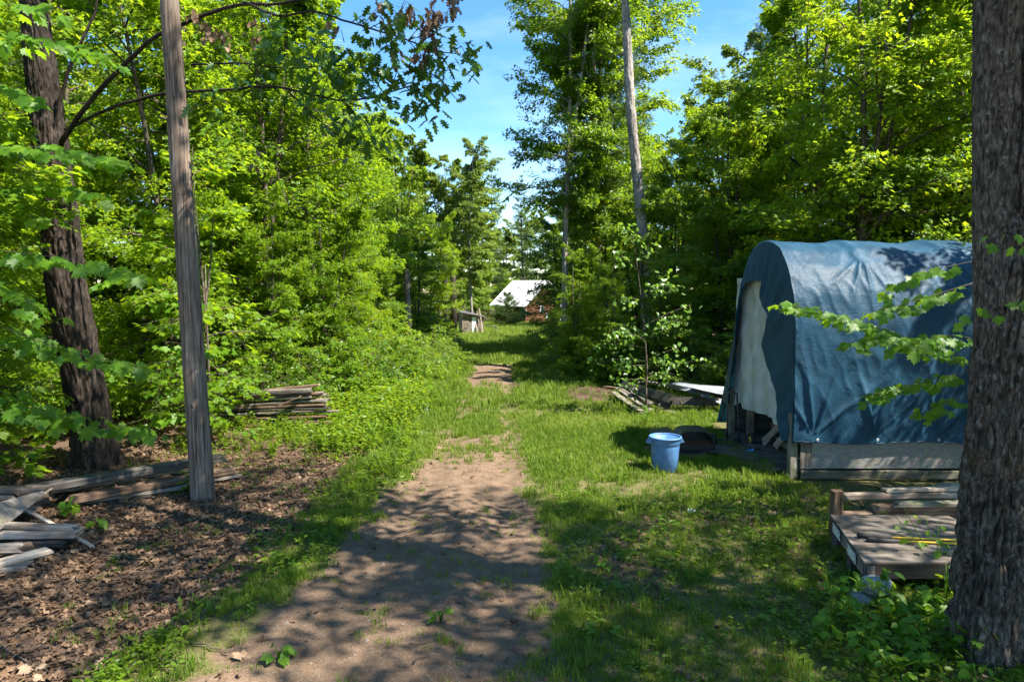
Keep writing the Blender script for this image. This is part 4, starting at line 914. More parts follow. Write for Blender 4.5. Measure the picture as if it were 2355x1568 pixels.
for (x, y, Yd, n) in ((560, 190, 9.4, 9), (620, 120, 9.1, 12), (680, 150, 8.9, 14), (700, 215, 8.9, 12), (740, 100, 8.7, 14), (760, 170, 8.7, 14), (800, 240, 8.6, 14), (830, 130, 8.5, 14), (850, 190, 8.5, 15), (890, 90, 8.3, 15), (900, 250, 8.4, 13),
                      (930, 160, 8.2, 16), (960, 210, 8.2, 14), (985, 120, 8.1, 15), (1000, 220, 8.1, 10), (1020, 165, 8.0, 12), (1060, 110, 7.9, 11), (1075, 135, 7.9, 5), (1010, 240, 8.0, 5), (470, 235, 9.8, 7), (840, 300, 8.6, 10), (870, 340, 8.7, 8), (780, 300, 8.8, 8), (640, 60, 9.0, 8), (930, 40, 8.3, 12), (860, 30, 8.4, 10), (520, 100, 9.6, 6)):
    c = np.array(at_y(x, y, Yd)); s = near_limb(c); V, F = tube([s, (s+c)/2+gq.normal(0, 0.05, 3)+[0, 0, 0.06], c], [0.007, 0.005, 0.003], 5)
    tw = obj('twig', mesh_np('twig', V-np.array(oak.location), quads_to_tris(F), [M['bark_twig']], True), oak)
    for _ in range(int(n*1.9)):
        a = gq.uniform(0, 2*PI); dd = np.array([math.cos(a), math.sin(a), gq.normal(-0.45, 0.3)])
        p = c+gq.normal(0, 1, 3)*[0.17, 0.16, 0.12]
        place_leaf(OAKL, tw, oak, p, dd, np.array([0, 0, 1])+gq.normal(0, 0.4, 3), gq.uniform(0.13, 0.21))
# maple sprays: planar fans of leaves on a twig
def spray(root, pts, Y, n, size, width=0.30, meshes=MAPL, tw_r=0.006, drop=0.0):
    P = px_path(pts, Y); Q, rr = resample(P, np.linspace(tw_r, tw_r*0.4, len(P)), 10)
    V, F = tube(Q-np.array(root.location), rr, 5)
    br = obj('branch', mesh_np('branch', V, quads_to_tris(F), [M['bark_twig']], True), root)
    up = np.array([0, 0, 1.0])
    for q in range(n):
        t = 0.12+0.88*(q+gq.random())/n; k = t*9; i = min(8, int(k)); p = Q[i]+(Q[i+1]-Q[i])*(k-i); d = norm(Q[i+1]-Q[i]); lat = norm(np.cross(d, up))
        s = 1 if q % 2 else -1; w = gq.random()**0.8*width*(1.15-0.6*t)
        p = p+lat*s*w+d*w*0.5+up*(gq.normal(0, 0.025)-0.22*w)
        dd = lat*s*gq.uniform(0.2, 1.0)+d*gq.uniform(0.2, 1.0)+up*gq.normal(-0.5, 0.25)
        place_leaf(meshes, br, root, p, dd, up+gq.normal(0, 0.30, 3)+np.array([0, -0.5, 0]), size*gq.uniform(0.65, 1.15))
def young(name, x, y, H, r0, label, lean=(0, 0)):
    rt = empty(name, (x, y, gzf(x, y)), label, 'tree')
    V, F = tube([(0, 0, -0.05), (lean[0]*0.4, lean[1]*0.4, H*0.4), (lean[0], lean[1], H)], [r0, r0*0.75, r0*0.3], 9)
    obj('trunk', mesh_np('trunk', V, quads_to_tris(F), [M['bark']], True), rt)
    return rt
ym = young('young_maple', -8.35, 9.3, 7.5, 0.06, 'young maple reaching in from the left edge, its broad leaves crossing the oak trunk')
for (pts, Yd, n, w) in (([(-190, 330), (60, 335), (200, 350), (290, 375)], [9.3, 9.1, 8.9, 8.8], 34, 0.42), ([(-190, 560), (0, 575), (120, 590), (260, 610), (330, 640)], [9.3, 9.1, 8.9, 8.8, 8.7], 40, 0.45), ([(-190, 700), (0, 745), (120, 800), (240, 830), (345, 845)], [9.3, 9.1, 9.0, 8.9, 8.8], 40, 0.42),
                        ([(-190, 820), (0, 900), (90, 940), (150, 965)], [9.3, 9.2, 9.0, 8.9], 22, 0.4), ([(-190, 850), (30, 930), (170, 960), (260, 975), (345, 990)], [9.4, 9.5, 9.5, 9.5, 9.5], 34, 0.40), ([(-190, 60), (0, 70), (120, 95), (250, 130)], [9.3, 9.2, 9.1, 9.0], 30, 0.45), ([(-190, 160), (0, 190), (90, 230)], [9.3, 9.2, 9.1], 20, 0.4), ([(-190, 10), (20, 10), (130, 20)], [9.2, 9.0, 8.9], 18, 0.4),
                        ([(-190, 470), (0, 430), (140, 430), (240, 450)], [9.5, 9.6, 9.7, 9.8], 24, 0.4), ([(-190, 620), (-20, 650), (60, 690), (110, 720)], [9.0, 8.8, 8.6, 8.5], 16, 0.35)):
    spray(ym, pts, Yd, int(n*2.6), 0.18, w)
ym2 = young('young_maple', -5.9, 13.2, 3.4, 0.03, 'small maple sapling between the oak trunk and the utility pole')
for (pts, Yd, n) in (([(335, 900), (380, 890), (430, 905)], [13.2, 12.9, 12.7], 14), ([(330, 940), (380, 955), (440, 950)], [13.2, 12.8, 12.6], 16), ([(330, 860), (290, 850), (250, 860)], [13.2, 12.9, 12.7], 12), ([(335, 700), (400, 690), (470, 700)], [13.2, 13.0, 12.9], 14), ([(335, 780), (420, 790), (520, 800)], [13.2, 13.1, 13.0], 18), ([(335, 640), (270, 640), (220, 655)], [13.2, 13.1, 13.0], 14), ([(340, 960), (290, 975), (240, 990)], [13.1, 12.4, 12.0], 14)):
    spray(ym2, pts, Yd, int(n*1.7), 0.16, 0.4)
rm = young('young_maple', 5.95, 8.6, 4.6, 0.04, 'young maple behind the thick right trunk, its sprays hanging across the blue tarp')
for (pts, Yd, n, w) in (([(2240, 860), (2140, 800), (2040, 755), (1950, 735), (1866, 705), (1800, 700)], [8.6, 8.6, 8.6, 8.55, 8.5, 8.5], 62, 0.34), ([(2240, 650), (2140, 680), (2060, 705), (2010, 715)], [8.6, 8.6, 8.5, 8.5], 24, 0.26), ([(2240, 840), (2120, 780), (2040, 775), (1960, 785)], [8.6, 8.5, 8.4, 8.3], 30, 0.32), ([(2240, 850), (2120, 880), (2050, 895), (1995, 912)], [8.6, 8.6, 8.6, 8.6], 20, 0.18), ([(2240, 910), (2170, 925), (2120, 950)], [8.6, 8.5, 8.5], 14, 0.22), ([(2240, 780), (2200, 770), (2130, 775), (2080, 800)], [8.6, 8.4, 8.2, 8.1], 20, 0.3),
                        ([(2240, 600), (2150, 620), (2080, 640), (2030, 680)], [8.6, 8.7, 8.8, 8.8], 12, 0.24)):
    spray(rm, pts, Yd, int(n*2.2), 0.14, w)
rm2 = young('young_maple', 4.75, 4.55, 4.4, 0.03, 'maple twigs poking in from the right edge in front of the thick trunk')
for (pts, Yd, n) in (([(2480, 700), (2380, 690), (2300, 700), (2215, 735)], [4.6, 4.6, 4.6, 4.6], 13), ([(2480, 560), (2400, 555), (2330, 580)], [4.6, 4.6, 4.6], 8), ([(2480, 530), (2380, 520), (2300, 535), (2240, 545)], [4.8, 4.8, 4.8, 4.8], 8)):
    spray(rm2, pts, Yd, n, 0.085, 0.13, tw_r=0.003)

# aspen sapling in the clearing, every leaf its own
sb = at_z(1489, 953)
sp = empty('aspen_sapling', (sb.x, sb.y, gzf(sb.x, sb.y)), 'sunlit sapling with round leaves in front of the fallen boards', 'tree')
st = px_path([(1489, 958), (1484, 900), (1488, 850), (1482, 770), (1474, 690), (1466, 620), (1455, 540)], sb.y)
Q, rr = resample(st, [0.032, 0.028, 0.024, 0.02, 0.015, 0.01, 0.004], 30); V, F = tube(Q-np.array(sp.location), rr, 8)
obj('trunk', mesh_np('trunk', V, quads_to_tris(F), [M['bark']], True), sp)
for (a, b, n) in (((1466, 620), (1410, 575), 17), ((1462, 590), (1500, 560), 14), ((1460, 570), (1440, 515), 14), ((1474, 690), (1420, 690), 14), ((1474, 690), (1530, 640), 18), ((1472, 670), (1560, 660), 18), ((1482, 770), (1560, 735), 20), ((1480, 750), (1590, 700), 20), ((1482, 780), (1400, 760), 22), ((1484, 800), (1375, 790), 20), ((1486, 830), (1365, 830), 20), ((1486, 840), (1420, 850), 18), ((1486, 830), (1560, 800), 18), ((1487, 850), (1600, 830), 20), ((1486, 870), (1410, 885), 12), ((1487, 860), (1550, 860), 14), ((1484, 800), (1450, 740), 14), ((1488, 880), (1455, 905), 6)):
    P0, P1 = at_y(a[0], a[1], sb.y), at_y(b[0], b[1], sb.y+gq.uniform(-0.8, 0.6))
    Pm = (P0+P1)/2+Vector((0, 0, 0.05)); V, F = tube([tuple(P0), tuple(Pm), tuple(P1)], [0.009, 0.006, 0.003], 5)
    br = obj('branch', mesh_np('branch', V-np.array(sp.location), quads_to_tris(F), [M['bark_twig']], True), sp)
    for q in range(int(n*1.9)):
        t = 0.3+0.75*gq.random(); p = np.array(P0.lerp(P1, min(1, t)))+gq.normal(0, 0.10, 3); an = gq.uniform(0, 2*PI)
        place_leaf(ASPL, br, sp, p, (math.cos(an), math.sin(an), gq.normal(-0.5, 0.4)), np.array([0.2, -0.3, 0.8])+gq.normal(0, 0.5, 3), gq.uniform(0.09, 0.145))

# leafy plants around the lower right corner, leaf by leaf
def plant(x, y, H, n, size, meshes, label, group=None, spread=0.28, nst=3, name='leafy_plant'):
    rt = empty(name, (x, y, gzf(x, y)), label, 'plant', group)
    for s in range(nst):
        a = gq.uniform(0, 2*PI); top = np.array([math.cos(a)*spread*gq.uniform(0.2, 1), math.sin(a)*spread*gq.uniform(0.2, 1), H*gq.uniform(0.65, 1)])
        V, F = tube([(0, 0, -0.02), top*[0.4, 0.4, 0.55], top], [0.006, 0.005, 0.003], 5)
        stem = obj('stem', mesh_np('stem', V, quads_to_tris(F), [M['plant']], True, {'tint': np.full(len(V), 0.4)}), rt)
        for q in range(max(2, n//nst)):
            t = 0.3+0.7*(q+gq.random())/(n/nst); p = top*[t**1.4, t**1.4, 1]*[1, 1, t]; an = gq.uniform(0, 2*PI); o = np.array([math.cos(an), math.sin(an), 0])
            place_leaf(meshes, stem, rt, np.array(rt.location)+p+o*0.05, o+[0, 0, gq.normal(-0.25, 0.25)], np.array([0, -0.2, 1])+gq.normal(0, 0.3, 3), size*gq.uniform(0.6, 1.15))
    return rt
pg = 'leafy plants massed below the plywood platform'
for (x, y) in ((2030, 1420), (2070, 1450), (2110, 1420), (2140, 1470), (2080, 1500), (2020, 1490), (2160, 1430), (1970, 1450), (1935, 1395), (2130, 1540), (2050, 1560), (1990, 1540), (2175, 1390), (1890, 1490), (2190, 1510)):
    p = at_z(x, y); plant(p.x, p.y, gq.uniform(0.25, 0.45), 24, gq.uniform(0.09, 0.125), OVL if gq.random() < 0.6 else MAPL, 'broad-leaved green plant massed below the plywood platform, left of the thick trunk', pg, 0.26)
p = at_z(2130, 1330); plant(p.x, p.y-0.15, 0.75, 30, 0.095, OVL, 'tall twiggy plant with round leaves hanging over the front of the plywood platform', None, 0.62, 6, 'twiggy_plant')
p = at_z(2250, 1566); plant(p.x-0.1, p.y-0.12, 0.3, 16, 0.09, OVL, 'small yellow-green weed at the foot of the thick right trunk', None, 0.08, 2)
p = at_z(640, 1515); plant(p.x, p.y, 0.14, 12, 0.10, OVL, 'small bright weed alone on the bare track edge, bottom left', None, 0.10, 3)
p = at_z(1012, 1425); plant(p.x, p.y, 0.16, 14, 0.08, OVL, 'dark green weed clump in the middle of the bare track', None, 0.12, 4)
p = at_z(1580, 1010); plant(p.x-0.55, p.y+1.4, 0.55, 26, 0.09, OVL, 'sunlit weed standing behind the blue bin', None, 0.14, 3)
p = at_z(1385, 1310); plant(p.x, p.y, 0.15, 10, 0.08, OVL, 'small bright weed in the shaded grass right of the track', None, 0.07, 2)
p = at_z(228, 1222); plant(p.x, p.y, 0.14, 7, 0.15, OVL, 'two-leaved seedling in the leaf litter below the pole', None, 0.05, 2)
p = at_z(150, 1205); plant(p.x, p.y, 0.25, 12, 0.12, MAPL, 'small maple seedling beside the pale boards at the left edge', None, 0.12, 3)
p = at_z(432, 1140); plant(p.x, p.y, 0.42, 14, 0.11, OVL, 'weed growing against the left side of the utility pole', None, 0.10, 3)
bg_ = 'broad-leaved plants before the slat stack'
for (x, y) in ((520, 1000), (560, 985), (600, 975), (640, 1000), (690, 985), (470, 985), (730, 1000), (570, 1020), (760, 975), (800, 1000), (850, 985), (900, 1000)):
    p = at_z(x, y); plant(p.x, p.y, gq.uniform(0.2, 0.38), 16, 0.12, OVL, 'broad-leaved weed in front of the stack of slats', bg_, 0.25)

# leaves past the first 300 of a plant: one mass per plant
for rn, recs in OVER.items():
    by = {}
    for me, m in recs: by.setdefault(me.materials[0].name, []).append((me, m))
    for mn, rs in by.items():
        V, F, tn, b = [], [], [], 0
        for me, m in rs:
            v = np.empty(len(me.vertices)*3, np.float32); me.vertices.foreach_get('co', v); v = v.reshape(-1, 3)
            f = np.empty(len(me.loops), np.int32); me.loops.foreach_get('vertex_index', f); a = np.empty(len(v), np.float32); me.attributes['tint'].data.foreach_get('value', a)
            V.append(v @ m[:3, :3].T+m[:3, 3]); F.append(f.reshape(-1, 3)+b); tn.append(a); b += len(v)
        obj('foliage', mesh_np('foliage', np.concatenate(V), np.concatenate(F), [bpy.data.materials[mn]], True, {'tint': np.concatenate(tn)}), bpy.data.objects[rn], kind='stuff')
# ------------------------------------------------------------------ boards and planks
def plank_mesh(L, w, t, seed, m, rag=0.03, bow=0.01, seg=7):
    g = np.random.default_rng(seed); x = np.linspace(-L/2, L/2, seg); b = min(w, t)*0.12
    prof = np.array([(-w/2+b, -t/2), (w/2-b, -t/2), (w/2, -t/2+b), (w/2, t/2-b), (w/2-b, t/2), (-w/2+b, t/2), (-w/2, t/2-b), (-w/2, -t/2+b)]); n = 8
    V = []
    for i, xx in enumerate(x):
        e = (i in (0, seg-1)); sc = 1+g.normal(0, 0.03)
        for (a, c) in prof:
            V.append((xx+(g.normal(0, rag) if e else 0), a*sc+bow*math.sin(xx/L*3+seed)+g.normal(0, 0.0015), c*sc+bow*0.6*math.cos(xx/L*2.3+seed*2)+g.normal(0, 0.001)))
    F = [(i*n+j, i*n+(j+1) % n, (i+1)*n+(j+1) % n, (i+1)*n+j) for i in range(seg-1) for j in range(n)]
    F += [tuple(range(n-1, -1, -1)), tuple((seg-1)*n+j for j in range(n))]
    me = bpy.data.meshes.new('plank'); me.from_pydata(V, [], F); me.update(); me.materials.append(m); return me
def plank(p0, p1, w, t, m, seed, label=None, group=None, up=(0, 0, 1), name='plank', parent=None, cat='plank', rag=0.03, bow=0.01):
    p0, p1 = Vector(p0), Vector(p1); d = p1-p0; L = d.length
    me = plank_mesh(L, w, t, seed, M[m], rag, bow)
    o = obj(name, me, parent)
    x = d.normalized(); up = Vector(up); y = up.cross(x).normalized(); z = x.cross(y)
    o.matrix_local = Matrix.Translation((p0+p1)/2-(parent.location if parent is not None else Vector((0, 0, 0)))) @ Matrix((x, y, z)).transposed().to_4x4()
    if label: tag(o, label, cat, group)
    return o
def c4(x, y): return ((80+x/4.361)*0.9416, (1080+y/4.361)*0.9416)
def c3(x, y): return (x/5.228*0.9416, (1150+y/5.228)*0.9416)
def c2(x, y): return ((1480+x/7.85)*0.9416, (900+y/7.85)*0.9416)
def zp(c, z): 
    p = at_z(c[0], c[1], z); return Vector((p.x, p.y, z+gzf(p.x, p.y)*0.6))

# long weathered beams by the utility pole
for q, (a, b, z0, z1, w, t, m, lab) in enumerate((
    ((-60, 570), (1990, 165), 0.36, 0.34, 0.20, 0.11, 'wood_dark', 'long dark weathered beam, topmost in the pile behind the utility pole'),
    ((330, 520), (1540, 285), 0.26, 0.28, 0.17, 0.10, 'wood', 'cracked grey beam with ragged end in the pile left of the pole'),
    ((420, 640), (2120, 300), 0.17, 0.14, 0.20, 0.09, 'wood_brown', 'long brown plank passing behind the pole, its tip showing on the right'),
    ((590, 650), (1680, 470), 0.08, 0.07, 0.18, 0.05, 'wood', 'silver grey plank lying low before the long brown plank'),
    ((1480, 345), (1960, 300), 0.14, 0.12, 0.16, 0.03, 'wood', 'short silver board end just left of the pole'),
    ((1700, 440), (2190, 350), 0.07, 0.06, 0.13, 0.04, 'wood', 'flat grey plank end lowest on the right of the pole'),
    ((390, 690), (560, 660), 0.08, 0.08, 0.14, 0.03, 'wood', 'short silver offcut below the long brown plank'),
    ((-250, 700), (200, 610), 0.10, 0.14, 0.28, 0.20, 'wood_brown', 'rotten brown log end under the corner of the plywood sheet'),
    ((250, 560), (900, 450), 0.12, 0.20, 0.20, 0.06, 'wood_brown', 'crumbling brown board between the two grey beams'),
    ((560, 690), (1250, 600), 0.03, 0.03, 0.14, 0.06, 'wood_dark', 'dark rotten plank lowest in the pile beside the pole'))):
    plank(zp(c4(*a), z0), zp(c4(*b), z1), w, t, m, 10+q, lab, 'boards piled by the utility pole', rag=0.05)
# pale boards at the left edge
for q, (a, b, z0, z1, w, t, m, lab) in enumerate((
    ((-700, 350), (595, 292), 0.42, 0.40, 0.16, 0.07, 'wood', 'grey board behind the plywood sheet at the left edge, upper of two'),
    ((-700, 430), (195, 400), 0.34, 0.33, 0.14, 0.06, 'wood', 'grey board behind the plywood sheet at the left edge, lower of two'),
    ((-500, 740), (968, 735), 0.27, 0.24, 0.10, 0.055, 'wood_pale', 'sunlit pale board on top of the left-edge heap'),
    ((-400, 850), (1010, 815), 0.18, 0.17, 0.22, 0.07, 'wood_pale', 'wide pale board with broken end below the topmost pale board'),
    ((200, 970), (850, 945), 0.09, 0.09, 0.16, 0.06, 'wood_dark', 'dark short board sticking out under the broken pale board'),
    ((-700, 1060), (235, 1005), 0.20, 0.16, 0.18, 0.06, 'wood_pale', 'pale board end at the left edge above two slanting boards'),
    ((-500, 1180), (400, 985), 0.13, 0.12, 0.16, 0.05, 'wood_brown', 'brown slanting board under the pale left-edge boards'),
    ((-300, 1300), (615, 1035), 0.09, 0.08, 0.17, 0.05, 'wood_pale', 'long pale slanting board near the bottom of the left-edge heap'),
    ((200, 1180), (610, 1085), 0.05, 0.05, 0.10, 0.035, 'wood', 'narrow grey strip under the long slanting board'),
    ((-600, 1310), (380, 1235), 0.05, 0.04, 0.20, 0.04, 'wood', 'silver grey board lowest at the left edge'),
    ((330, 535), (1160, 985), 0.19, 0.03, 0.05, 0.03, 'wood_pale', 'thin pale lath lying slantwise across the left-edge heap'),
    ((-500, 640), (520, 520), 0.22, 0.18, 0.18, 0.06, 'wood_brown', 'brown board in shade under the plywood sheet'))):
    plank(zp(c3(*a), z0), zp(c3(*b), z1), w, t, m, 40+q, lab, 'boards heaped at the left edge', rag=0.025)
A, B, C = zp(c3(-900, 700), 0.50), zp(c3(-260, 1010), 0.20), zp(c3(682, 268), 0.40)
A2 = A
ctr = (A+B+C)/3; nrm = (A-C).cross(B-C).normalized(); nrm = nrm if nrm.z > 0 else -nrm
def sheet(name, pts, t, m, label, cat, parent=None, bulge=0.0):
    pts = [Vector(p) for p in pts]; c = sum(pts, Vector())/len(pts); n = (pts[1]-pts[0]).cross(pts[2]-pts[0]).normalized()
    if n.z < 0: n = -n; pts = pts[::-1]
    off = parent.location if parent is not None else c
    k = len(pts); V = [tuple(p-off+n*t/2) for p in pts]+[tuple(p-off-n*t/2) for p in pts]
    F = [tuple(range(k)), tuple(range(2*k-1, k-1, -1))]+[(i, i+k, (i+1) % k+k, (i+1) % k) for i in range(k)]
    o = obj(name, MB().add(V, F).mesh(name, M[m]), parent)
    if parent is None: o.location = c; tag(o, label, cat)
    return o
sheet('plywood_sheet', [C, A, A+(B-C)*0.9, B], 0.014, 'ply', 'grey plywood sheet corner jutting in at the left edge', 'board')

# stack of slats behind the pole
gsl = 'slats of the stack behind the utility pole'
gk = np.random.default_rng(3); z = gzf(-5, 14.6)+0.03; lay = 0
for L_ in range(14):
    th = gk.uniform(0.035, 0.06); tilt = 0.012*L_
    for row in range(2):
        x1 = -3.95+gk.normal(0, 0.16)-0.03*L_*(0.5 if L_ > 9 else 0); Ls = gk.uniform(1.9, 2.9); y = 14.35+row*0.16+gk.normal(0, 0.02); s = gk.normal(0.03, 0.03)
        plank((x1-Ls, y+gk.normal(0, 0.02), z-s*0.3), (x1, y, z+tilt*0.5+s), 0.13, th*0.8, ('wood_dark', 'wood', 'wood_brown', 'wood_dark')[gk.integers(0, 4)], 100+L_*3+row, '%s weathered slat, %s layer from the bottom of the slat stack' % (('front', 'rear')[row], ('lowest', 'second', 'third', 'fourth', 'fifth', 'sixth', 'seventh', 'eighth', 'ninth', 'tenth', 'eleventh', 'twelfth', 'thirteenth', 'topmost')[L_]), gsl, cat='slat', name='slat', rag=0.03)
    z += th*(1.45 if L_ % 3 == 0 else 1.12)
plank((-4.9, 14.15, z-0.28), (-4.45, 14.2, z-0.1), 0.10, 0.02, 'wood_brown', 77, 'short loose slat leaning on the front of the slat stack', cat='slat', name='slat')
# split stump among the verge leaves
sx = at_z(905, 898); V, F = tube([(0, 0, -0.1), (0.02, 0, 0.2), (0.03, 0.02, 0.42)], [0.17, 0.15, 0.12], 12)
o = obj('stump', mesh_np('stump', V, quads_to_tris(F), [M['wood_pale']], False), loc=(sx.x, sx.y, gzf(sx.x, sx.y))); tag(o, 'small pale orange split stump in the weeds left of the track', 'stump')

# ------------------------------------------------------------------ fallen boards, sign and metal sheets behind the sapling
for q, (a, b, z0, z1, w, m, lab) in enumerate((
    ((150, 480), (790, 900), 0.22, 0.03, 0.16, 'wood_moss', 'mossy grey board, nearest of the fallen boards behind the sapling'),
    ((230, 400), (840, 790), 0.30, 0.08, 0.20, 'wood', 'wide grey board, second of the fallen boards behind the sapling'),
    ((520, 440), (900, 680), 0.34, 0.20, 0.16, 'wood', 'short grey board beside the yellow-lettered sign'),
    ((1040, 740), (1500, 940), 0.08, 0.02, 0.16, 'wood_moss', 'mossy board lying on the grass right of the sapling'),
    ((-40, 385), (330, 410), 0.10, 0.10, 0.12, 'wood_brown', 'dark reddish beam at the back of the brown leaf heap'))):
    plank(zp(c2(*a), z0), zp(c2(*b), z1), w, 0.035, m, 200+q, lab, 'fallen boards behind the sapling')
rb = empty('collapsed_box', tuple(zp(c2(700, 560), 0.0)), 'collapsed dark board box under the grey metal sheets', 'box')
for q, (a, b, z0, z1, w) in enumerate((((300, 330), (1230, 560), 0.42, 0.40, 0.22), ((300, 480), (1230, 690), 0.20, 0.18, 0.2), ((1230, 600), (2150, 640), 0.25, 0.22, 0.2))):
    plank(zp(c2(*a), z0), zp(c2(*b), z1), w, 0.03, 'wood_dark', 230+q, name='board', parent=rb, up=(0.2, -1, 0.1))
def corr(name, p00, p10, p11, p01, n, amp, m, label):
    P = [Vector(p) for p in (p00, p10, p11, p01)]; c = sum(P, Vector())/4; nn = (P[1]-P[0]).cross(P[3]-P[0]).normalized()
    if nn.z < 0: nn = -nn
    V, F = [], []
    for s_ in (1, -1):
        for j in range(n+1):
            v = j/n
            for i in range(9):
                u = i/8; p = P[0].lerp(P[1], u).lerp(P[3].lerp(P[2], u), v)+nn*(amp*math.cos(j*PI/2)+0.003*s_+0.02*math.sin(u*5+v*3))
                V.append(tuple(p-c))
    k = (n+1)*9
    for j in range(n):
        for i in range(8):
            q = j*9+i; F.append((q, q+1, q+10, q+9)); F.append((k+q, k+q+9, k+q+10, k+q+1))
    o = obj(name, MB().add(V, F).mesh(name, M[m], True)); o.location = c; tag(o, label, 'metal sheet'); return o
corr('metal_sheet', zp(c2(600, 255), 0.62), zp(c2(1960, 520), 0.46), zp(c2(2050, 430), 0.52), zp(c2(1000, 265), 0.70), 24, 0.012, 'sheet', 'pale grey metal sheet lying on the collapsed box, nearer of two')
corr('metal_sheet', zp(c2(1150, 290), 0.72), zp(c2(2260, 500), 0.50), zp(c2(2280, 360), 0.55), zp(c2(1450, 270), 0.74), 24, 0.012, 'sheet', 'grey metal sheet at the back, reaching toward the tarp shelter')
corr('metal_sheet', zp(c2(1780, 540), 0.34), zp(c2(2260, 690), 0.22), zp(c2(2280, 590), 0.26), zp(c2(1900, 500), 0.36), 10, 0.012, 'sheet', 'small ragged metal sheet low beside the tarp shelter')
s0 = zp(c2(615, 455), 0.36)
sg = empty('warning_sign', tuple(s0), 'small dark board sign with yellow KEEP OUT lettering propped on the fallen boards', 'sign')
sg.rotation_euler = Euler((math.radians(38), math.radians(22), math.radians(-18)))
obj('board', MB().box(-0.17, 0.17, -0.115, 0.115, -0.012, 0.0).mesh('board', M['sign_board'], bevel=0.003), sg)
for txt, yy in (('KEEP', 0.055), ('OUT', -0.05)):
    cu = bpy.data.curves.new('lettering', 'FONT'); cu.body = txt; cu.size = 0.105; cu.align_x = 'CENTER'; cu.align_y = 'CENTER'; cu.extrude = 0.0008
    tmp = bpy.data.objects.new('tmp', cu); COL.objects.link(tmp); bpy.context.view_layer.update()
    me = bpy.data.meshes.new_from_object(tmp.evaluated_get(bpy.context.evaluated_depsgraph_get())); bpy.data.objects.remove(tmp)
    me.materials.clear(); me.materials.append(M['sign_yellow']); o = obj('lettering', me, sg); o.location = (0, yy, 0.003)
for q, (x, y) in enumerate(((830, 560), (960, 610), (1080, 680))):
    p = zp(c2(x, y), 0.14); v = gk.normal(0, 1, (14, 3)); v = v/np.linalg.norm(v, axis=1)[:, None]*[0.16, 0.1, 0.06]
    import bmesh
    bm = bmesh.new(); [bm.verts.new(t) for t in v]; bmesh.ops.convex_hull(bm, input=bm.verts); me = bpy.data.meshes.new('plastic_scrap'); bm.to_mesh(me); bm.free(); me.materials.append(M['sheet'])
    o = obj('plastic_scrap', me, loc=tuple(p)); tag(o, ('crumpled grey-blue plastic scrap nearest the sign', 'crumpled grey-blue plastic scrap, middle of three behind the sapling', 'crumpled grey-blue plastic scrap farthest right, below the metal sheet')[q], 'scrap')

# ------------------------------------------------------------------ blue bin
def lathe(prof, n=48):
    V, F = [], []; k = len(prof)
    for i in range(n):
        a = 2*PI*i/n
        for (r_, z_) in prof: V.append((r_*math.cos(a), r_*math.sin(a), z_))
    for i in range(n):
        for j in range(k-1):
            a, b = i*k+j, ((i+1) % n)*k+j; F.append((a, b, b+1, a+1))
    return V, F
cb_ = at_z(1528, 1080)
bn = empty('bin', (cb_.x, cb_.y, gzf(cb_.x, cb_.y)), 'light blue round plastic bin standing on the grass', 'bin')
V, F = lathe([(0.0, 0.012), (0.185, 0.012), (0.195, 0.0), (0.205, 0.01), (0.235, 0.42), (0.237, 0.455), (0.247, 0.46), (0.249, 0.465), (0.253, 0.545), (0.256, 0.548), (0.230, 0.552), (0.205, 0.02), (0.0, 0.018)], 56)
obj('body', MB().add(V, F).mesh('body', M['can'], True), bn)
V, F = lathe([(0.256, 0.545), (0.268, 0.547), (0.273, 0.558), (0.268, 0.572), (0.250, 0.574), (0.240, 0.566), (0.240, 0.548)], 56)
obj('rim', MB().add(V, F).mesh('rim', M['can'], True), bn)
for s_ in (-1, 1):
    V = []
    for (x_, z_, w_) in ((0.245, 0.56, 0.075), (0.268, 0.545, 0.07), (0.315, 0.485, 0.055), (0.318, 0.47, 0.05), (0.30, 0.465, 0.05), (0.247, 0.462, 0.06)):
        V += [(s_*x_, -w_, z_), (s_*x_, w_, z_)]
    F = [(2*i, 2*i+1, 2*i+3, 2*i+2) for i in range(5)]+[(10, 11, 1, 0), (0, 2, 4, 6, 8, 10), (11, 9, 7, 5, 3, 1)]
    obj('handle', MB().add(V, F).mesh('handle', M['can'], False), bn)
bn.rotation_euler = (0, 0, 0.12)

# ------------------------------------------------------------------ black grill behind the bin
gp = at_z(1590, 1036)
gr_ = empty('grill', (gp.x, gp.y, gzf(gp.x, gp.y)), 'low black metal grill with open arched hood behind the blue bin', 'grill')
prof = [(-0.36, 0.16), (-0.33, 0.28), (-0.22, 0.40), (-0.12, 0.425), (0.16, 0.425), (0.27, 0.39), (0.36, 0.28), (0.38, 0.16)]
V = []; n = len(prof)
for y_ in (-0.2, 0.25):
    for (x_, z_) in prof: V.append((x_, y_, z_+(0.02 if y_ > 0 else 0)))
for y_ in (-0.2, 0.24):
    for (x_, z_) in prof: V.append((x_*0.93, y_, (z_-0.16)*0.92+0.16))
F = [(i, i+1, n+i+1, n+i) for i in range(n-1)]+[(2*n+i, 3*n+i, 3*n+i+1, 2*n+i+1) for i in range(n-1)]+[(i, 2*n+i, 2*n+i+1, i+1) for i in range(n-1)]+[tuple(range(n, 2*n)), tuple(range(4*n-1, 3*n-1, -1))]
obj('hood', MB().add(V, F).mesh('hood', M['black']), gr_)
obj('firebox', MB().box(-0.36, 0.38, -0.22, 0.26, 0.06, 0.15).mesh('firebox', M['black'], bevel=0.01), gr_)
obj('base', MB().box(-0.34, 0.40, -0.24, 0.24, 0.0, 0.055).mesh('base', M['wood_dark'], bevel=0.006), gr_)
for q in range(7):
    obj('grate_bar', MB().box(-0.33, 0.35, -0.19+q*0.06, -0.182+q*0.06, 0.165, 0.172).mesh('grate_bar', M['ember']), gr_)
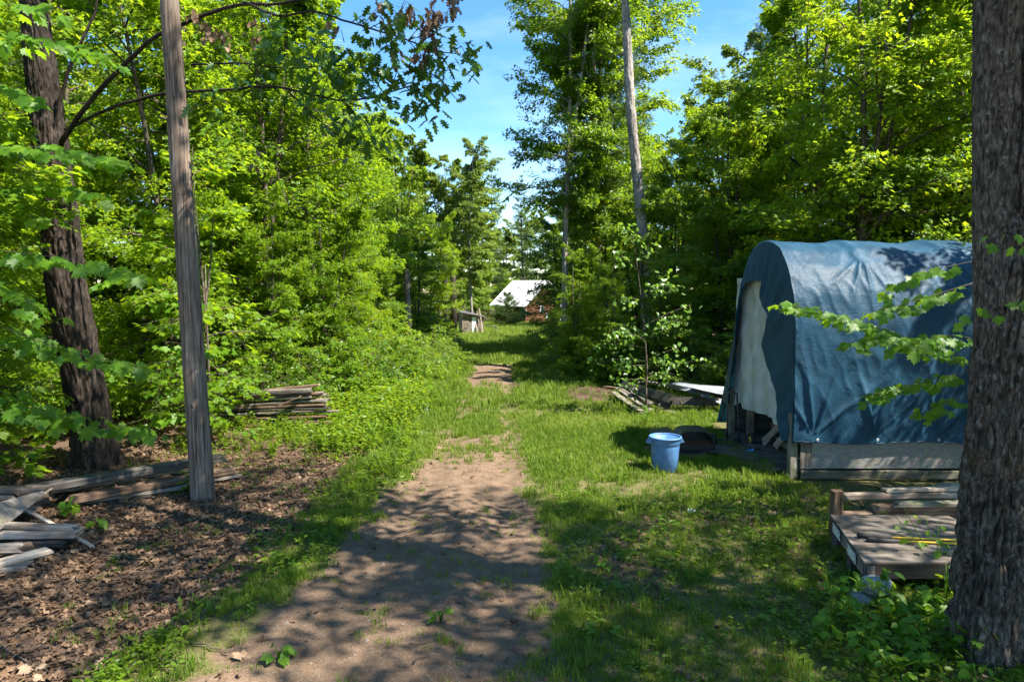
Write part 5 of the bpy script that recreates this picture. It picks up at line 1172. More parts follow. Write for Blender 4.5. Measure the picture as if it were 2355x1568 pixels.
V = [(-0.37, -0.22, 0.36), (-0.72, -0.2, 0.33), (-0.78, 0.2, 0.36), (-0.40, 0.26, 0.42)]; V += [(a, b, c-0.025) for a, b, c in V]
obj('side_shelf', MB().add(V, [(0, 1, 2, 3), (7, 6, 5, 4), (0, 4, 5, 1), (1, 5, 6, 2), (2, 6, 7, 3), (3, 7, 4, 0)]).mesh('side_shelf', M['black']), gr_)
obj('shelf_leg', MB().box(-0.70, -0.67, 0.0, 0.03, 0.0, 0.325).mesh('shelf_leg', M['black']), gr_)

# ------------------------------------------------------------------ tarp shelter
SX = 4.45
def yz(x, y): p = at_x(x, y, SX); return (p.y, p.z)
sh = empty('tarp_shelter', (SX, 12.4, gzf(SX, 12.4)), 'hooped shelter covered with a wrinkled blue tarp', 'shelter')
SO = np.array(sh.location); Yn = 10.62
# arch profile (y, z), near bottom -> over the top -> far bottom
AR = np.array([(Yn-0.02, 0.60), (Yn, 1.2), (Yn+0.02, 1.9), (Yn+0.06, 2.5), (Yn+0.17, 2.95), (Yn+0.40, 3.36), (Yn+0.75, 3.66), (Yn+1.2, 3.82), (12.25, 3.84), (12.65, 3.72), (12.98, 3.46), (13.25, 3.08), (13.45, 2.6), (13.65, 2.0), (13.95, 1.3), (14.35, 0.55), (14.6, 0.12)])
dd = np.r_[0, np.cumsum(np.linalg.norm(np.diff(AR, axis=0), axis=1))]
NS, NU = 230, 250; XE = 9.2
ss = np.linspace(0, dd[-1], NS); ay_, az_ = np.interp(ss, dd, AR[:, 0]), np.interp(ss, dd, AR[:, 1])
for _ in range(10):
    ay_[1:-1] = (ay_[:-2]+2*ay_[1:-1]+ay_[2:])/4; az_[1:-1] = (az_[:-2]+2*az_[1:-1]+az_[2:])/4
ty_, tz_ = np.gradient(ay_), np.gradient(az_); ln = np.hypot(ty_, tz_); ny_, nz_ = -tz_/ln, ty_/ln
uu = np.linspace(SX-0.02, XE, NU); U, S_ = np.meshgrid(uu, ss)
disp = 0.006*(fbm(U*9, S_*9, o=4, seed=51)-0.5)+0.02*(fbm(U*1.3, S_*1.6, o=3, seed=52)-0.5)+0.010*(1-np.abs(2*fbm(U*3.5+S_*1.2, S_*1.5, o=3, seed=56)-1))+0.016*(1-np.abs(2*vnoise(U*5+S_*1.5, S_*2.2-U, seed=53)-1))**2
disp += 0.010*(1-np.abs(2*vnoise(U*2.2-S_*1.4, S_*3+U*2.5, seed=58)-1))**2
def fan(au, as_, kk, amp, R_, a0, a1, ph):
    du, ds = U-au, S_-as_; r_ = np.hypot(du, ds)+1e-6; th = np.arctan2(ds, du); th = th+0.12*(fbm(U*2, S_*2, o=2, seed=int(kk))-0.5)
    w = sst(a0-0.15, a0+0.15, th)*(1-sst(a1-0.15, a1+0.15, th))
    rid = (1-np.abs(np.sin(kk*th+ph)))**2
    return amp*np.minimum(1, r_/0.25)*np.exp(-r_/R_)*rid*w
for (x_, k_) in ((4.74, 6.5), (5.71, 6.0), (6.68, 6.5), (7.65, 6.0), (8.6, 6.5)):
    disp += fan(x_, 0.10, k_, 0.085, 0.85, 0.3+0.5*(x_ % 0.7), 1.9+0.4*(x_ % 1), x_*3)
for (x_, s__, k_) in ((5.66, 3.05, 7.5), (7.1, 3.0, 7.0), (8.4, 3.1, 7.0)):
    disp += fan(x_, s__, k_, 0.045, 1.0, -2.6, -0.9, x_)
for x_ in (5.66, 7.1, 8.4): disp += 0.03*np.exp(-((U-x_)/0.09)**2)*sst(2.2, 3.2, S_)*(1-sst(5.0, 6, S_))
sag = -0.05*np.sin((U-SX)/1.45*PI)**2*sst(2.4, 3.4, S_)*(1-sst(5.2, 6.2, S_)); disp += sag
YY = ay_[:, None]+ny_[:, None]*disp; ZZ = az_[:, None]+nz_[:, None]*disp
ZZ[0] += 0.02*np.sin(uu*3.2)
TV = np.stack([U, YY, ZZ], -1).reshape(-1, 3)-SO
i_ = (np.arange(NS-1)[:, None]*NU+np.arange(NU-1)[None]).reshape(-1)
TF = np.stack([i_, i_+1, i_+NU+1, i_+NU], -1)
def tarp_material():
    m, n, l, b = mat('blue_tarp')
    t = n.new('ShaderNodeTexCoord')
    n1 = N(n, 'ShaderNodeTexNoise', Scale=2.2, Detail=7.0); l.new(t.outputs['Object'], n1.inputs['Vector'])
    r = ramp(n, [(0.3, (0.007,0.036,0.068)), (0.55, (0.010,0.052,0.095)), (0.75, (0.02,0.075,0.125))]); l.new(n1.outputs['Fac'], r.inputs['Fac'])
    l.new(r.outputs['Color'], b.inputs['Base Color']); b.inputs['Roughness'].default_value = 0.54; b.inputs['Specular IOR Level'].default_value = 0.26
    n2 = N(n, 'ShaderNodeTexNoise', Scale=9.0, Detail=8.0, Roughness=0.6, Distortion=1.8); l.new(t.outputs['Object'], n2.inputs['Vector'])
    bump(n, l, b, n2.outputs['Fac'], 0.42, 0.025)
    tr = n.new('ShaderNodeBsdfTranslucent'); tr.inputs['Color'].default_value = (0.03, 0.16, 0.22, 1)
    mx = n.new('ShaderNodeMixShader'); mx.inputs['Fac'].default_value = 0.10; l.new(b.outputs[0], mx.inputs[1]); l.new(tr.outputs[0], mx.inputs[2]); l.new(mx.outputs[0], n['Material Output'].inputs['Surface'])
    return m
M['tarp'] = tarp_material()
tp_ = obj('tarp', mesh_np('tarp', TV, TF, [M['tarp']], True), sh)
# hem with grommets
obj('hem', mesh_np('hem', *[(lambda a: a)(x) for x in (lambda V, F: (V, quads_to_tris(F)))(*tube(np.stack([uu[::6], np.full(len(uu[::6]), Yn-0.035), 0.60+0.02*np.sin(uu[::6]*3.2)], -1)-SO, 0.008, 6))], [M['tarp']], True), tp_)
for x_ in (4.80, 5.74, 6.70, 7.66, 8.6):
    a1 = np.linspace(0, 2*PI, 14, endpoint=False); V = []
    for (rr_, yy_) in ((0.022, 0.0), (0.020, -0.006), (0.012, -0.006), (0.010, 0.0)): V += [(x_+rr_*math.cos(q)-SO[0], Yn-0.05+yy_-SO[1], 0.65+rr_*math.sin(q)-SO[2]) for q in a1]
    F = [(k*14+i, k*14+(i+1) % 14, (k+1)*14+(i+1) % 14, (k+1)*14+i) for k in range(3) for i in range(14)]
    obj('grommet', MB().add(V, F).mesh('grommet', M['steel'], True), tp_)
# front drape: band between the arch edge and the opening, gathered in folds
inner_px = [(1812, 1012), (1802, 965), (1800, 904), (1781, 846), (1766, 792), (1779, 727), (1760, 685), (1766, 648), (1745, 645), (1724, 654), (1712, 689), (1706, 727), (1704, 781), (1696, 850), (1684, 930)]
IN = np.array([yz(*p) for p in inner_px]); di = np.r_[0, np.cumsum(np.linalg.norm(np.diff(IN, axis=0), axis=1))]
cut = np.searchsorted(az_[NS//2:][::-1], 1.0); so_ = np.linspace(0, dd[-1]*0.93, 260); si_ = np.linspace(0, di[-1], 260)
oy, oz = np.interp(so_, ss, ay_), np.interp(so_, ss, az_); iy, iz = np.interp(si_, di, IN[:, 0]), np.interp(si_, di, IN[:, 1])
# match near upright and far upright by height
DV = []; NB = 26
for j in range(NB):
    t = j/(NB-1); y_ = oy*(1-t)+iy*t; z_ = oz*(1-t)+iz*t
    fold = 0.016*np.sin(so_*15+2*np.sin(so_*1.3)+t*2)*np.sin(t*PI*0.9)+0.03*(fbm(y_*3, z_*3, o=3, seed=66)-0.5)
    DV.append(np.stack([SX-0.02-0.10*t+fold-0.0*t, y_, z_], -1))
DV = np.concatenate(DV)-SO; n = 260
i_ = (np.arange(NB-1)[:, None]*n+np.arange(n-1)[None]).reshape(-1)
obj('front_drape', mesh_np('front_drape', DV, np.stack([i_, i_+n, i_+n+1, i_+1], -1), [M['tarp']], True), sh)
# pale canvas curtain in the opening
cpx_t = [(1690, 640), (1790, 640)]; nY, nZ = 70, 80; V = []
for j in range(nZ):
    t = j/(nZ-1)
    for i in range(nY):
        s = i/(nY-1)
        x_ = 1694-6*t+s*(1806-1694+8*t); yb = 932+s*38+(14 if s > 0.75 else 0)-10*math.exp(-((s-0.1)/0.06)**2); y_ = 640+(yb-640)*t
        p = at_x(x_, y_, SX+0.06); f = 0.03*math.sin(s*26+math.sin(t*4))*(0.3+0.7*t)+0.012*math.sin(t*22+s*9)
        V.append((p.x+f-SO[0], p.y-SO[1], p.z-SO[2]))
F = [(j*nY+i, (j+1)*nY+i, (j+1)*nY+i+1, j*nY+i+1) for j in range(nZ-1) for i in range(nY-1)]
def canvas_material():
    m, n, l, b = mat('pale_canvas')
    g = objcoord(n, l, (30, 30, 30), False); n1 = N(n, 'ShaderNodeTexNoise', Scale=3.0, Detail=6.0); l.new(g.outputs[0], n1.inputs['Vector'])
    g2 = objcoord(n, l, (1.5, 1.5, 1.5), False); n2 = N(n, 'ShaderNodeTexNoise', Scale=2.0, Detail=5.0); l.new(g2.outputs[0], n2.inputs['Vector'])
    r = ramp(n, [(0.3, (0.30,0.31,0.30)), (0.7, (0.50,0.51,0.48))]); l.new(n2.outputs['Fac'], r.inputs['Fac']); l.new(r.outputs['Color'], b.inputs['Base Color'])
    b.inputs['Roughness'].default_value = 0.85; bump(n, l, b, n1.outputs['Fac'], 0.5, 0.01); return m
M['canvas'] = canvas_material()
cv = obj('curtain', mesh_np('curtain', np.array(V), np.array(F), [M['canvas']], True), sh)
# hoops, posts, wooden base
for x_ in (SX+0.05, 5.66, 7.1, 8.4):
    P = np.stack([np.full(NS, x_), ay_, az_], -1)[::6]; c_ = np.array([x_, 12.3, 1.5]); P = P+norm(c_-P)*0.05
    V, F = tube(P-SO, 0.018, 6); obj('hoop', mesh_np('hoop', V, quads_to_tris(F), [M['wood_dark']], True), sh)
def spost(x, y, w, h, m='wood_moss', z0=0.0): plank((x, y, z0), (x, y, h), w, w*0.9, m, int(x*100+y*10), name='post', parent=sh, up=(0, -1, 0), rag=0.004, bow=0.004)
spost(SX+0.02, Yn+0.09, 0.13, 1.05); spost(SX+0.02, 13.75, 0.12, 1.0); spost(SX+0.35, 13.6, 0.13, 0.9, 'wood'); spost(9.05, Yn+0.08, 0.12, 1.0)
plank((SX+0.20, Yn+0.02, 0.17), (SX+0.20, Yn+0.02, 0.72), 0.18, 0.03, 'wood', 301, name='corner_board', parent=sh, up=(0, -1, 0), rag=0.004, bow=0.003)
sp_ = MB().box(SX+0.30, 9.1, Yn+0.03, Yn+0.045, 0.175, 0.72).mesh('side_panel', M['wood_moss'])
def osb_material():
    m, n, l, b = mat('weathered_strand_board')
    g = objcoord(n, l, (14, 14, 42), False); v = N(n, 'ShaderNodeTexVoronoi', Scale=1.0); v.feature = 'F1'; l.new(g.outputs[0], v.inputs['Vector'])
    n1 = N(n, 'ShaderNodeTexNoise', Scale=1.5, Detail=8.0, Roughness=0.7); l.new(g.outputs[0], n1.inputs['Vector'])
    r = ramp(n, [(0.25, (0.10,0.09,0.075)), (0.5, (0.21,0.195,0.165)), (0.75, (0.33,0.31,0.28))]); l.new(n1.outputs['Fac'], r.inputs['Fac'])
    c = mixc(n, l, r.outputs['Color'], v.outputs['Color'], 0.06); l.new(c, b.inputs['Base Color']); b.inputs['Roughness'].default_value = 0.9
    bump(n, l, b, n1.outputs['Fac'], 0.6, 0.01); return m
M['osb'] = osb_material(); sp_.materials.clear(); sp_.materials.append(M['osb'])
o = obj('side_panel', sp_, sh); o.location = -Vector(SO)
plank((SX+0.12, Yn-0.02, 0.085), (9.15, Yn-0.02, 0.075), 0.13, 0.045, 'wood_moss', 310, name='base_plank', parent=sh, up=(0, -1, 0), rag=0.01, bow=0.004)
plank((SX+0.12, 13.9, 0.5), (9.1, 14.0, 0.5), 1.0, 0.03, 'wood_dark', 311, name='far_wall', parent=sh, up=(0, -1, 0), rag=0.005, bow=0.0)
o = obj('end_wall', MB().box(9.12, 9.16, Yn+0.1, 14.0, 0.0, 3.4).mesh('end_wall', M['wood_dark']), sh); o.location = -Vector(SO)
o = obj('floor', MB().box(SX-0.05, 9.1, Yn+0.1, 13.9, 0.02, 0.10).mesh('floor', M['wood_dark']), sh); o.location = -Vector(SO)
# things in the doorway
fz = gzf(4.1, 12.0)
plank((3.78, 12.9, fz+0.07), (4.42, 11.7, fz+0.09), 0.9, 0.018, 'wood_dark', 320, 'dark worn plywood sheet on the ground before the shelter doorway', name='plywood_sheet', up=(0, 0, 1), cat='board')
plank((4.02, 11.75, fz+0.05), (4.45, 11.05, fz+0.07), 0.55, 0.018, 'wood', 321, 'grey plywood offcut nearest the camera at the shelter doorway', name='plywood_sheet', up=(0, 0, 1), cat='board')
for q, (a, b, m) in enumerate((((4.75, 12.2, 0.15), (5.1, 12.0, 0.75), 'wood_pale'), ((4.7, 12.6, 0.15), (5.0, 12.3, 0.62), 'wood_pale'), ((4.9, 11.4, 0.45), (5.0, 13.0, 0.40), 'wood_brown'), ((4.8, 11.3, 0.22), (4.95, 12.6, 0.2), 'wood_pale'))):
    plank(a, b, 0.12, 0.03, m, 330+q, ('pale board leaning inside the shelter doorway, nearer one', 'pale board leaning inside the shelter doorway, farther one', 'reddish board lying across inside the dark shelter', 'pale board on the floor inside the shelter')[q], up=(0.9, 0.2, 0.3))
wb = at_z(1649, 1027)
ht = empty('hand_cart', (4.22, 12.95, gzf(4.2, 12.95)), 'black hand cart with two small wheels at the shelter doorway', 'cart')
for q, (dx, r_) in enumerate(((-0.34, 0.125), (0.34, 0.15))):
    V, F = lathe([(r_*0.45, -0.025), (r_*0.8, -0.032), (r_, -0.02), (r_, 0.02), (r_*0.8, 0.032), (r_*0.45, 0.025), (r_*0.45, -0.025)], 28)
    V = [(z_, x_, y_) for x_, y_, z_ in V]
    w = obj('wheel', MB().add(V, F).mesh('wheel', M['rubber'], True), ht); w.location = (dx, -0.1*q, r_+0.02)
    V, F = lathe([(0.0, -0.03), (r_*0.3, -0.03), (r_*0.46, -0.012), (r_*0.46, 0.012), (r_*0.3, 0.03), (0.0, 0.03)], 20)
    h_ = obj('hub', MB().add([(z_, x_, y_) for x_, y_, z_ in V], F).mesh('hub', M['yellow'] if q else M['steel'], True), w)
V, F = tube([(-0.34, 0, 0.145), (0, -0.05, 0.16), (0.34, -0.1, 0.17)], 0.014, 8); obj('axle', mesh_np('axle', V, quads_to_tris(F), [M['black']], True), ht)
V, F = tube([(-0.08, -0.02, 0.10), (-0.08, 0.04, 0.5), (-0.06, 0.12, 1.0), (0.02, 0.13, 1.08), (0.12, 0.12, 1.02), (0.14, 0.03, 0.5), (0.14, -0.03, 0.10)], 0.016, 8); obj('handle', mesh_np('handle', V, quads_to_tris(F), [M['black']], True), ht)
obj('toe_plate', MB().box(-0.2, 0.24, -0.28, 0.02, 0.09, 0.10).mesh('toe_plate', M['black']), ht)
gp2 = at_z(1733, 1036, 0.1); gl_ = empty('trowel', (gp2.x, gp2.y, 0.11+fz), 'small bright blue tool with black handle on the doorway plywood', 'tool')
V = [(-0.11, -0.03, 0), (-0.02, -0.05, 0.0), (0.0, 0.0, 0.02), (-0.02, 0.05, 0), (-0.11, 0.03, 0)]; V += [(a, b, c+0.02) for a, b, c in V]
obj('blade', MB().add(V, [(4, 3, 2, 1, 0), (5, 6, 7, 8, 9)]+[(i, (i+1) % 5, (i+1) % 5+5, i+5) for i in range(5)]).mesh('blade', M['bluebit']), gl_)
V, F = tube([(0, 0, 0.02), (0.06, 0.02, 0.035), (0.13, 0.05, 0.03)], [0.014, 0.02, 0.022], 8); obj('handle', mesh_np('handle', V, quads_to_tris(F), [M['rubber']], True), gl_)

# ------------------------------------------------------------------ plywood platform, lower right
pz = 0.36
p00, p01 = at_z(1909, 1184, pz), at_z(1987, 1294, pz)
e_ = (p01-p00); X2 = 5.1
pf = empty('platform', (p00.x, p00.y, gzf(p00.x, p00.y)), 'low plywood platform with metal brackets beside the thick right trunk', 'platform')
top = [p00, p01, Vector((X2, p01.y-0.02, pz)), Vector((X2, p00.y-0.05, pz))]
sheet('deck', top, 0.02, 'ply', None, None, pf)
dn = Vector((0, 0, 1))
plank(p00+Vector((0.04, -0.02, -0.10)), p01+Vector((0.04, 0.03, -0.10)), 0.14, 0.035, 'wood', 400, name='side_rail', parent=pf, up=(-1, 0, 0), rag=0.002, bow=0.001)
plank(p01+Vector((0.06, 0.06, -0.10)), (X2, p01.y+0.04, pz-0.10), 0.15, 0.035, 'wood_brown', 401, name='front_rail', parent=pf, up=(0, -1, 0), rag=0.002, bow=0.002)
for t in (0.08, 0.55, 0.97):
    p = p00.lerp(p01, t)+Vector((0.06, 0, -0.03)); plank((p.x, p.y, -0.05), (p.x, p.y, pz-0.025), 0.085, 0.085, 'wood_dark', 410+int(t*10), name='leg', parent=pf, up=(0, -1, 0), rag=0.002, bow=0.002)
for t in (0.22, 0.68):
    p = p00.lerp(p01, t); f_ = Vector((e_.x, e_.y, 0)).normalized(); s = Vector((-f_.y, f_.x, 0)); s = s if s.x < 0 else -s
    c_ = p+s*0.002+Vector((0, 0, -0.085)); V = []
    for k in (0.0, 0.006):
        for (a, b) in ((-0.16, -0.05), (0.16, -0.05), (0.16, 0.05), (-0.16, 0.05)): V.append(tuple(c_+f_*a+dn*b+s*(k)-pf.location))
    br = obj('bracket', MB().add(V, [(0, 1, 2, 3), (7, 6, 5, 4), (0, 4, 5, 1), (1, 5, 6, 2), (2, 6, 7, 3), (3, 7, 4, 0)]).mesh('bracket', M['steel']), pf)
    for (a, b) in ((-0.13, 0.03), (-0.13, -0.03), (0.13, 0.03), (0.13, -0.03)):
        q = c_+f_*a+dn*b+s*0.007-pf.location; V, F = tube([tuple(q), tuple(q+s*0.004)], [0.008, 0.006], 8); obj('screw', mesh_np('screw', V, quads_to_tris(F), [M['black']], True), br)
for q in range(2):
    a, b = at_z(1972+q*22, 1232+q*9, pz+0.03), at_z(2300, 1246+q*7, pz+0.03)
    rk = empty('pole_saw', tuple(a), ('black-handled yellow pole lying on the plywood platform, farther of two', 'black-handled yellow pole lying on the plywood platform, nearer of two')[q], 'tool')
    L_ = b-a
    V, F = tube([(0, 0, 0.01), tuple(L_*0.07+Vector((0, 0.01, 0.0))), tuple(L_*0.16+Vector((0, -0.005, 0))), tuple(L_*0.24)], [0.028, 0.032, 0.024, 0.016], 10); obj('grip', mesh_np('grip', V, quads_to_tris(F), [M['rubber']], True), rk)
    V, F = tube([tuple(L_*0.22), tuple(L_*0.72)], 0.012, 10); obj('shaft', mesh_np('shaft', V, quads_to_tris(F), [M['yellow']], True), rk)
    V, F = tube([tuple(L_*0.71), tuple(L_)], 0.010, 10); obj('extension', mesh_np('extension', V, quads_to_tris(F), [M['steel']], True), rk)
pq = at_z(1925, 1182, pz); plank((pq.x+0.06, pq.y+0.16, gzf(pq.x, pq.y)-0.05), (pq.x+0.06, pq.y+0.16, 0.60), 0.125, 0.12, 'wood_brown', 430, 'short square brown post at the back corner of the platform', up=(0, -1, 0), name='post', cat='post', rag=0.003, bow=0.001)
for q, (a, b, z_, w, t, m, lab) in enumerate((((1940, 1141), (2330, 1168), 0.50, 0.13, 0.07, 'wood_pale', 'sunlit pale beam behind the brown post'), ((2010, 1168), (2330, 1186), 0.34, 0.16, 0.09, 'wood_brown', 'rotting brown log in the pile behind the platform'), ((1935, 1185), (2330, 1192), 0.22, 0.15, 0.10, 'wood_brown', 'lowest brown log behind the platform'),
                                          ((2035, 1128), (2290, 1150), 0.58, 0.10, 0.04, 'wood_pale', 'pale board on top of the log pile behind the platform'), ((2060, 1160), (2330, 1178), 0.44, 0.12, 0.05, 'wood_moss', 'mossy board in the log pile behind the platform'))):
    P0, P1 = at_z(a[0], a[1], z_*0.8), at_z(b[0], b[1], z_*0.8); plank(P0, (P1.x, P0.y+0.1, P1.z), w, t, m, 440+q, lab, 'boards and logs behind the platform', rag=0.03)
A, B, C = at_z(2075, 1135, 0.25), at_z(2310, 1160, 0.18), at_z(2175, 1108, 0.42)
cs = sheet('plywood_sheet', [A, B, Vector((C.x+0.35, C.y, C.z)), C], 0.014, 'osb', 'grey board with a round red mark leaning on the log pile', 'board')
rdm = at_z(2210, 1144, 0.25); V, F = lathe([(0.0, 0.0), (0.035, 0.0), (0.035, 0.006), (0.0, 0.006)], 20)
o = obj('red_mark', MB().add([(a, b*0.6, c) for a, b, c in V], F).mesh('red_mark', M['redlabel']), cs); o.location = Vector((rdm.x, rdm.y-0.03, rdm.z+0.03))-cs.location
# rock in the plants
rk_ = at_z(2010, 1385); g = np.random.default_rng(8); v = g.normal(0, 1, (40, 3)); v = v/np.linalg.norm(v, axis=1)[:, None]*[0.17, 0.13, 0.11]*g.uniform(0.85, 1.05, (40, 1))
bm = bmesh.new(); [bm.verts.new(t) for t in v]; bmesh.ops.convex_hull(bm, input=bm.verts); me = bpy.data.meshes.new('rock'); bm.to_mesh(me); bm.free(); me.materials.append(M['rock'])
o = obj('rock', me, loc=(rk_.x, rk_.y, gzf(rk_.x, rk_.y)+0.16)); tag(o, 'pale blue-grey rock among the plants below the platform', 'rock')
o = obj('rock', me, loc=(rk_.x-0.1, rk_.y+0.02, gzf(rk_.x, rk_.y)+0.03)); o.scale = (0.9, 1.1, 0.6); tag(o, 'rock under the pale rock among the plants', 'rock')
# scrap of paper on the grass and pebbles on the track
pp_ = at_z(1590, 1184)
V = []; F = []; n = 7
for j in range(n):
    for i in range(n): V.append((0.09*(i/6-0.5), 0.07*(j/6-0.5), 0.02+0.025*math.sin(i*2.1+j*1.3)+0.012*math.cos(j*2.7)))
F = [(j*n+i, j*n+i+1, (j+1)*n+i+1, (j+1)*n+i) for j in range(n-1) for i in range(n-1)]
o = obj('paper_scrap', MB().add(V, F).mesh('paper_scrap', M['paper'], False), loc=(pp_.x, pp_.y, gzf(pp_.x, pp_.y)+0.03)); tag(o, 'crumpled white paper scrap on the grass in front of the shelter', 'litter')
g = np.random.default_rng(14); parts = []
for q in range(420):
    x_, y_ = g.uniform(-2.2, 0.7), g.uniform(4.7, 13); s = g.uniform(0.005, 0.02)*(1.6 if g.random() < 0.05 else 1)
    v = np.array([(1, 0, 0), (0.3, 0.9, 0), (-0.8, 0.5, 0.1), (-0.7, -0.6, 0), (0.4, -0.9, 0.05), (0.1, 0.1, 0.7), (-0.2, -0.1, 0.6)])*s*g.uniform(0.7, 1.3, (7, 1))+[x_, y_, gzf(x_, y_)+0.002]
    parts.append((v, np.array([(0, 1, 5), (1, 2, 5), (2, 6, 5), (2, 3, 6), (3, 4, 6), (4, 0, 5), (4, 5, 6)])))
V, F = join(parts); obj('pebbles', mesh_np('pebbles', V, F, [M['pebble']], False), kind='stuff')

# ------------------------------------------------------------------ cabin and outhouse beyond the lawn
def wpt(o, d, n, a, b, z): return (o[0]+d[0]*a+n[0]*b, o[1]+d[1]*a+n[1]*b, z)
ca = math.radians(-40); de = (math.cos(ca), math.sin(ca)); dn_ = (-math.sin(ca), math.cos(ca))
CX, CY = 1.36, 69.0; CZ = gzf(CX, CY)
cbn = empty('cabin', (CX, CY, CZ), 'red log cabin with a pale metal roof beyond the lawn', 'cabin')
def lw(a, b, z): return (de[0]*a+dn_[0]*b, de[1]*a+dn_[1]*b, z)
LE, LG, HE, HR = -4.0, 6.6, 2.15, 4.35
nlog = 12; hl = HE/nlog
for i in range(22):
    z0 = i*hl
    if z0 > HR-0.25: break
    b0_, b1_ = (0.0, LG) if z0 < HE-0.01 else ((z0+hl-HE)/(HR-HE)*LG/2, LG-(z0+hl-HE)/(HR-HE)*LG/2)
    if b1_-b0_ < 0.3: break
    V, F = tube([lw(0.0, b0_, z0+hl/2), lw(0.0, (b0_+b1_)/2, z0+hl/2), lw(0.0, b1_, z0+hl/2)], hl*0.52, 8); obj('log', mesh_np('log', V, quads_to_tris(F), [M['log']], True), cbn)
    if z0 < HE-0.01:
        V, F = tube([lw(LE, 0.0, z0+hl/2), lw(LE/2, 0, z0+hl/2), lw(0.1, 0.0, z0+hl/2)], hl*0.51, 8); obj('log', mesh_np('log', V, quads_to_tris(F), [M['log']], True), cbn)
def slab(name, pts, t, m, parent):
    pts = [Vector(p) for p in pts]; n = (pts[1]-pts[0]).cross(pts[2]-pts[0]).normalized(); k = len(pts)
    V = [tuple(p) for p in pts]+[tuple(p-n*t) for p in pts]
    return obj(name, MB().add(V, [tuple(range(k)), tuple(range(2*k-1, k-1, -1))]+[(i, i+k, (i+1) % k+k, (i+1) % k) for i in range(k)]).mesh(name, M[m]), parent)
ov = 0.45
rf = slab('roof', [lw(LE-ov, -ov, HE-0.25), lw(ov, -ov, HE-0.25), lw(ov, LG/2, HR+0.1), lw(LE-ov, LG/2, HR+0.1)], 0.08, 'roof', cbn)
slab('roof', [lw(ov, LG+ov, HE-0.25), lw(LE-ov, LG+ov, HE-0.25), lw(LE-ov, LG/2, HR+0.1), lw(ov, LG/2, HR+0.1)], 0.08, 'roof', cbn)
for q in range(11):
    a = LE-ov+0.05+q*(ov*2-LE-0.1)/10; V, F = tube([lw(a, -ov, HE-0.22), lw(a, LG/2, HR+0.13)], 0.025, 4); obj('seam', mesh_np('seam', V, quads_to_tris(F), [M['roof']], False), rf)
o = obj('back_wall', MB().add([lw(LE, 0, 0), lw(LE, LG, 0), lw(LE, LG, HE), lw(LE, LG/2, HR), lw(LE, 0, HE), lw(LE+0.1, 0, 0), lw(LE+0.1, LG, 0), lw(LE+0.1, LG, HE), lw(LE+0.1, LG/2, HR), lw(LE+0.1, 0, HE)], [(0, 1, 2, 3, 4), (9, 8, 7, 6, 5)]).mesh('back_wall', M['log']), cbn)
gt = obj('gutter', MB().mesh('gutter', M['white']), cbn) if False else None
V, F = tube([lw(LE-ov, -ov-0.05, HE-0.33), lw(ov, -ov-0.05, HE-0.33)], 0.06, 8); obj('gutter', mesh_np('gutter', V, quads_to_tris(F), [M['white']], True), cbn)
V, F = tube([lw(0.2, -ov, HE-0.35), lw(0.18, -ov+0.1, HE-0.55), lw(0.16, -0.12, HE-0.75), lw(0.16, -0.12, 0.9)], 0.05, 8); obj('downspout', mesh_np('downspout', V, quads_to_tris(F), [M['white']], True), cbn)
for (b_, z_, w_, h_) in ((2.6, 1.45, 0.7, 0.75), (3.4, 0.75, 0.35, 0.55), (5.9, 1.0, 0.25, 1.9)):
    V = [lw(0.13, b_-w_/2, z_-h_/2), lw(0.13, b_+w_/2, z_-h_/2), lw(0.13, b_+w_/2, z_+h_/2), lw(0.13, b_-w_/2, z_+h_/2)]
    wf_ = slab('window' if b_ < 5 else 'door', V, 0.12, 'white', cbn)
    V = [lw(0.135, b_-w_/2+0.06, z_-h_/2+0.06), lw(0.135, b_+w_/2-0.06, z_-h_/2+0.06), lw(0.135, b_+w_/2-0.06, z_+h_/2-0.06), lw(0.135, b_-w_/2+0.06, z_+h_/2-0.06)]
    if b_ == 2.6: slab('pane', V, 0.004, 'glass', wf_)
# outhouse
ox = at_y(1083, 762, 50.0); OX, OYY = ox.x, 50.0; OZ = gzf(OX, OYY)
oh = empty('outhouse', (OX, OYY, OZ), 'small grey wooden outhouse with a white door on the far lawn', 'shed'); oh.rotation_euler = (0, 0, math.radians(14))
W_, D_, H0, H1 = 1.55, 1.5, 1.62, 1.30
for i in range(9):
    x0 = -W_/2+i*W_/9
    if 4 <= i <= 5: continue
    hh = H0-(H0-H1)*(i+0.5)/9
    obj('wall_board', MB().box(x0+0.006, x0+W_/9-0.006, -D_/2, -D_/2+0.03, 0, hh).mesh('wall_board', M['wood']), oh)
obj('wall_board', MB().box(-W_/2+4*W_/9, -W_/2+6*W_/9, -D_/2, -D_/2+0.03, 1.27, 1.44).mesh('wall_board', M['wood']), oh)
obj('door', MB().box(-W_/2+4*W_/9+0.01, -W_/2+6*W_/9-0.01, -D_/2-0.02, -D_/2+0.02, 0.03, 1.26).mesh('door', M['white'], bevel=0.006), oh)
for sx_ in (-1, 1):
    hh = H0 if sx_ < 0 else H1
    obj('side_wall', MB().box(sx_*W_/2-0.015, sx_*W_/2+0.015, -D_/2, D_/2, 0, hh).mesh('side_wall', M['wood_dark'] if sx_ > 0 else M['wood']), oh)
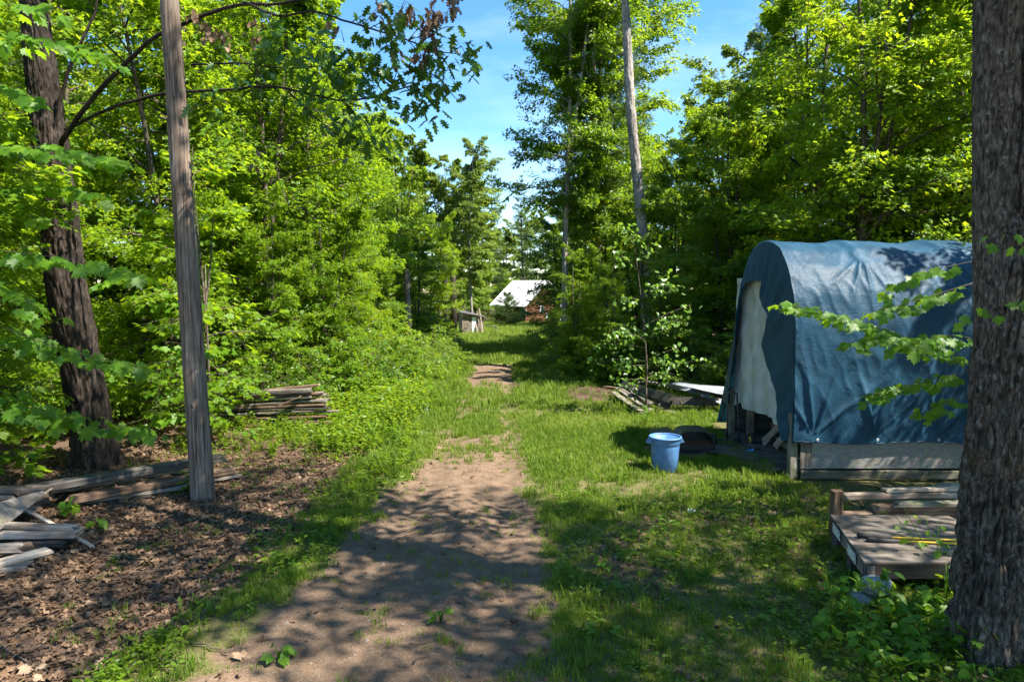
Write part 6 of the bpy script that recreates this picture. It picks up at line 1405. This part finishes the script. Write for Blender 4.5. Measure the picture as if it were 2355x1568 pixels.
obj('rear_wall', MB().box(-W_/2, W_/2, D_/2-0.03, D_/2, 0, H1).mesh('rear_wall', M['wood']), oh)
V = [(-W_/2-0.12, -D_/2-0.2, H0+0.03), (W_/2+0.15, -D_/2-0.2, H1+0.0), (W_/2+0.15, D_/2+0.15, H1+0.06), (-W_/2-0.12, D_/2+0.15, H0+0.12)]
slab('roof', V, 0.07, 'shingle', oh)
for q, (xa, xb, h_) in enumerate(((0.55, 0.30, 1.0), (0.75, 0.50, 1.65), (0.95, 0.62, 1.9), (0.85, 0.66, 1.5))):
    plank((OX+xa, OYY-0.95-0.05*q, OZ), (OX+xb, OYY-0.62, OZ+h_), 0.09, 0.035, 'wood_pale', 500+q, ('shortest pale board leaning on the outhouse, next to its door', 'pale board leaning on the outhouse, second from its door', 'longest pale board leaning on the outhouse corner', 'pale board leaning on the outhouse, farthest from its door')[q], 'boards leaning on the outhouse', up=(0, -1, 0))
for q, x_ in enumerate((-3.0, -2.2)):
    V, F = tube([(0, 0, -0.1), (0.05, 0, 1.6), (0.0, 0, 6)], [0.30, 0.26, 0.2], 12); o = obj('tree_trunk', mesh_np('trunk', V, quads_to_tris(F), [M['bark_dark']], True), loc=(OX+x_*0.75, 54.0, gzf(OX+x_, 54))); tag(o, ('dark bare trunk left of the outhouse, farther from it', 'dark bare trunk left of the outhouse, nearer to it')[q], 'tree')
# low saw-horse by the outhouse and a fallen log at the lawn edge
o = plank((OX+1.1, OYY-0.6, OZ+0.62), (OX+1.9, OYY-0.9, OZ+0.52), 0.06, 0.06, 'wood', 510, 'thin grey rail on stakes right of the outhouse', cat='rail', name='rail', up=(0, 0, 1))
plank((OX+1.85, OYY-0.88, OZ-0.05), (OX+1.85, OYY-0.88, OZ+0.7), 0.06, 0.06, 'wood', 511, 'grey stake holding the rail right of the outhouse', cat='stake', name='stake', up=(0, -1, 0))
fl = at_z(1030, 812); plank((fl.x-1.4, fl.y, 0.12), (fl.x+0.9, fl.y-1.2, 0.10), 0.22, 0.2, 'wood', 512, 'grey log lying at the left edge of the lawn', cat='log', name='fallen_log')
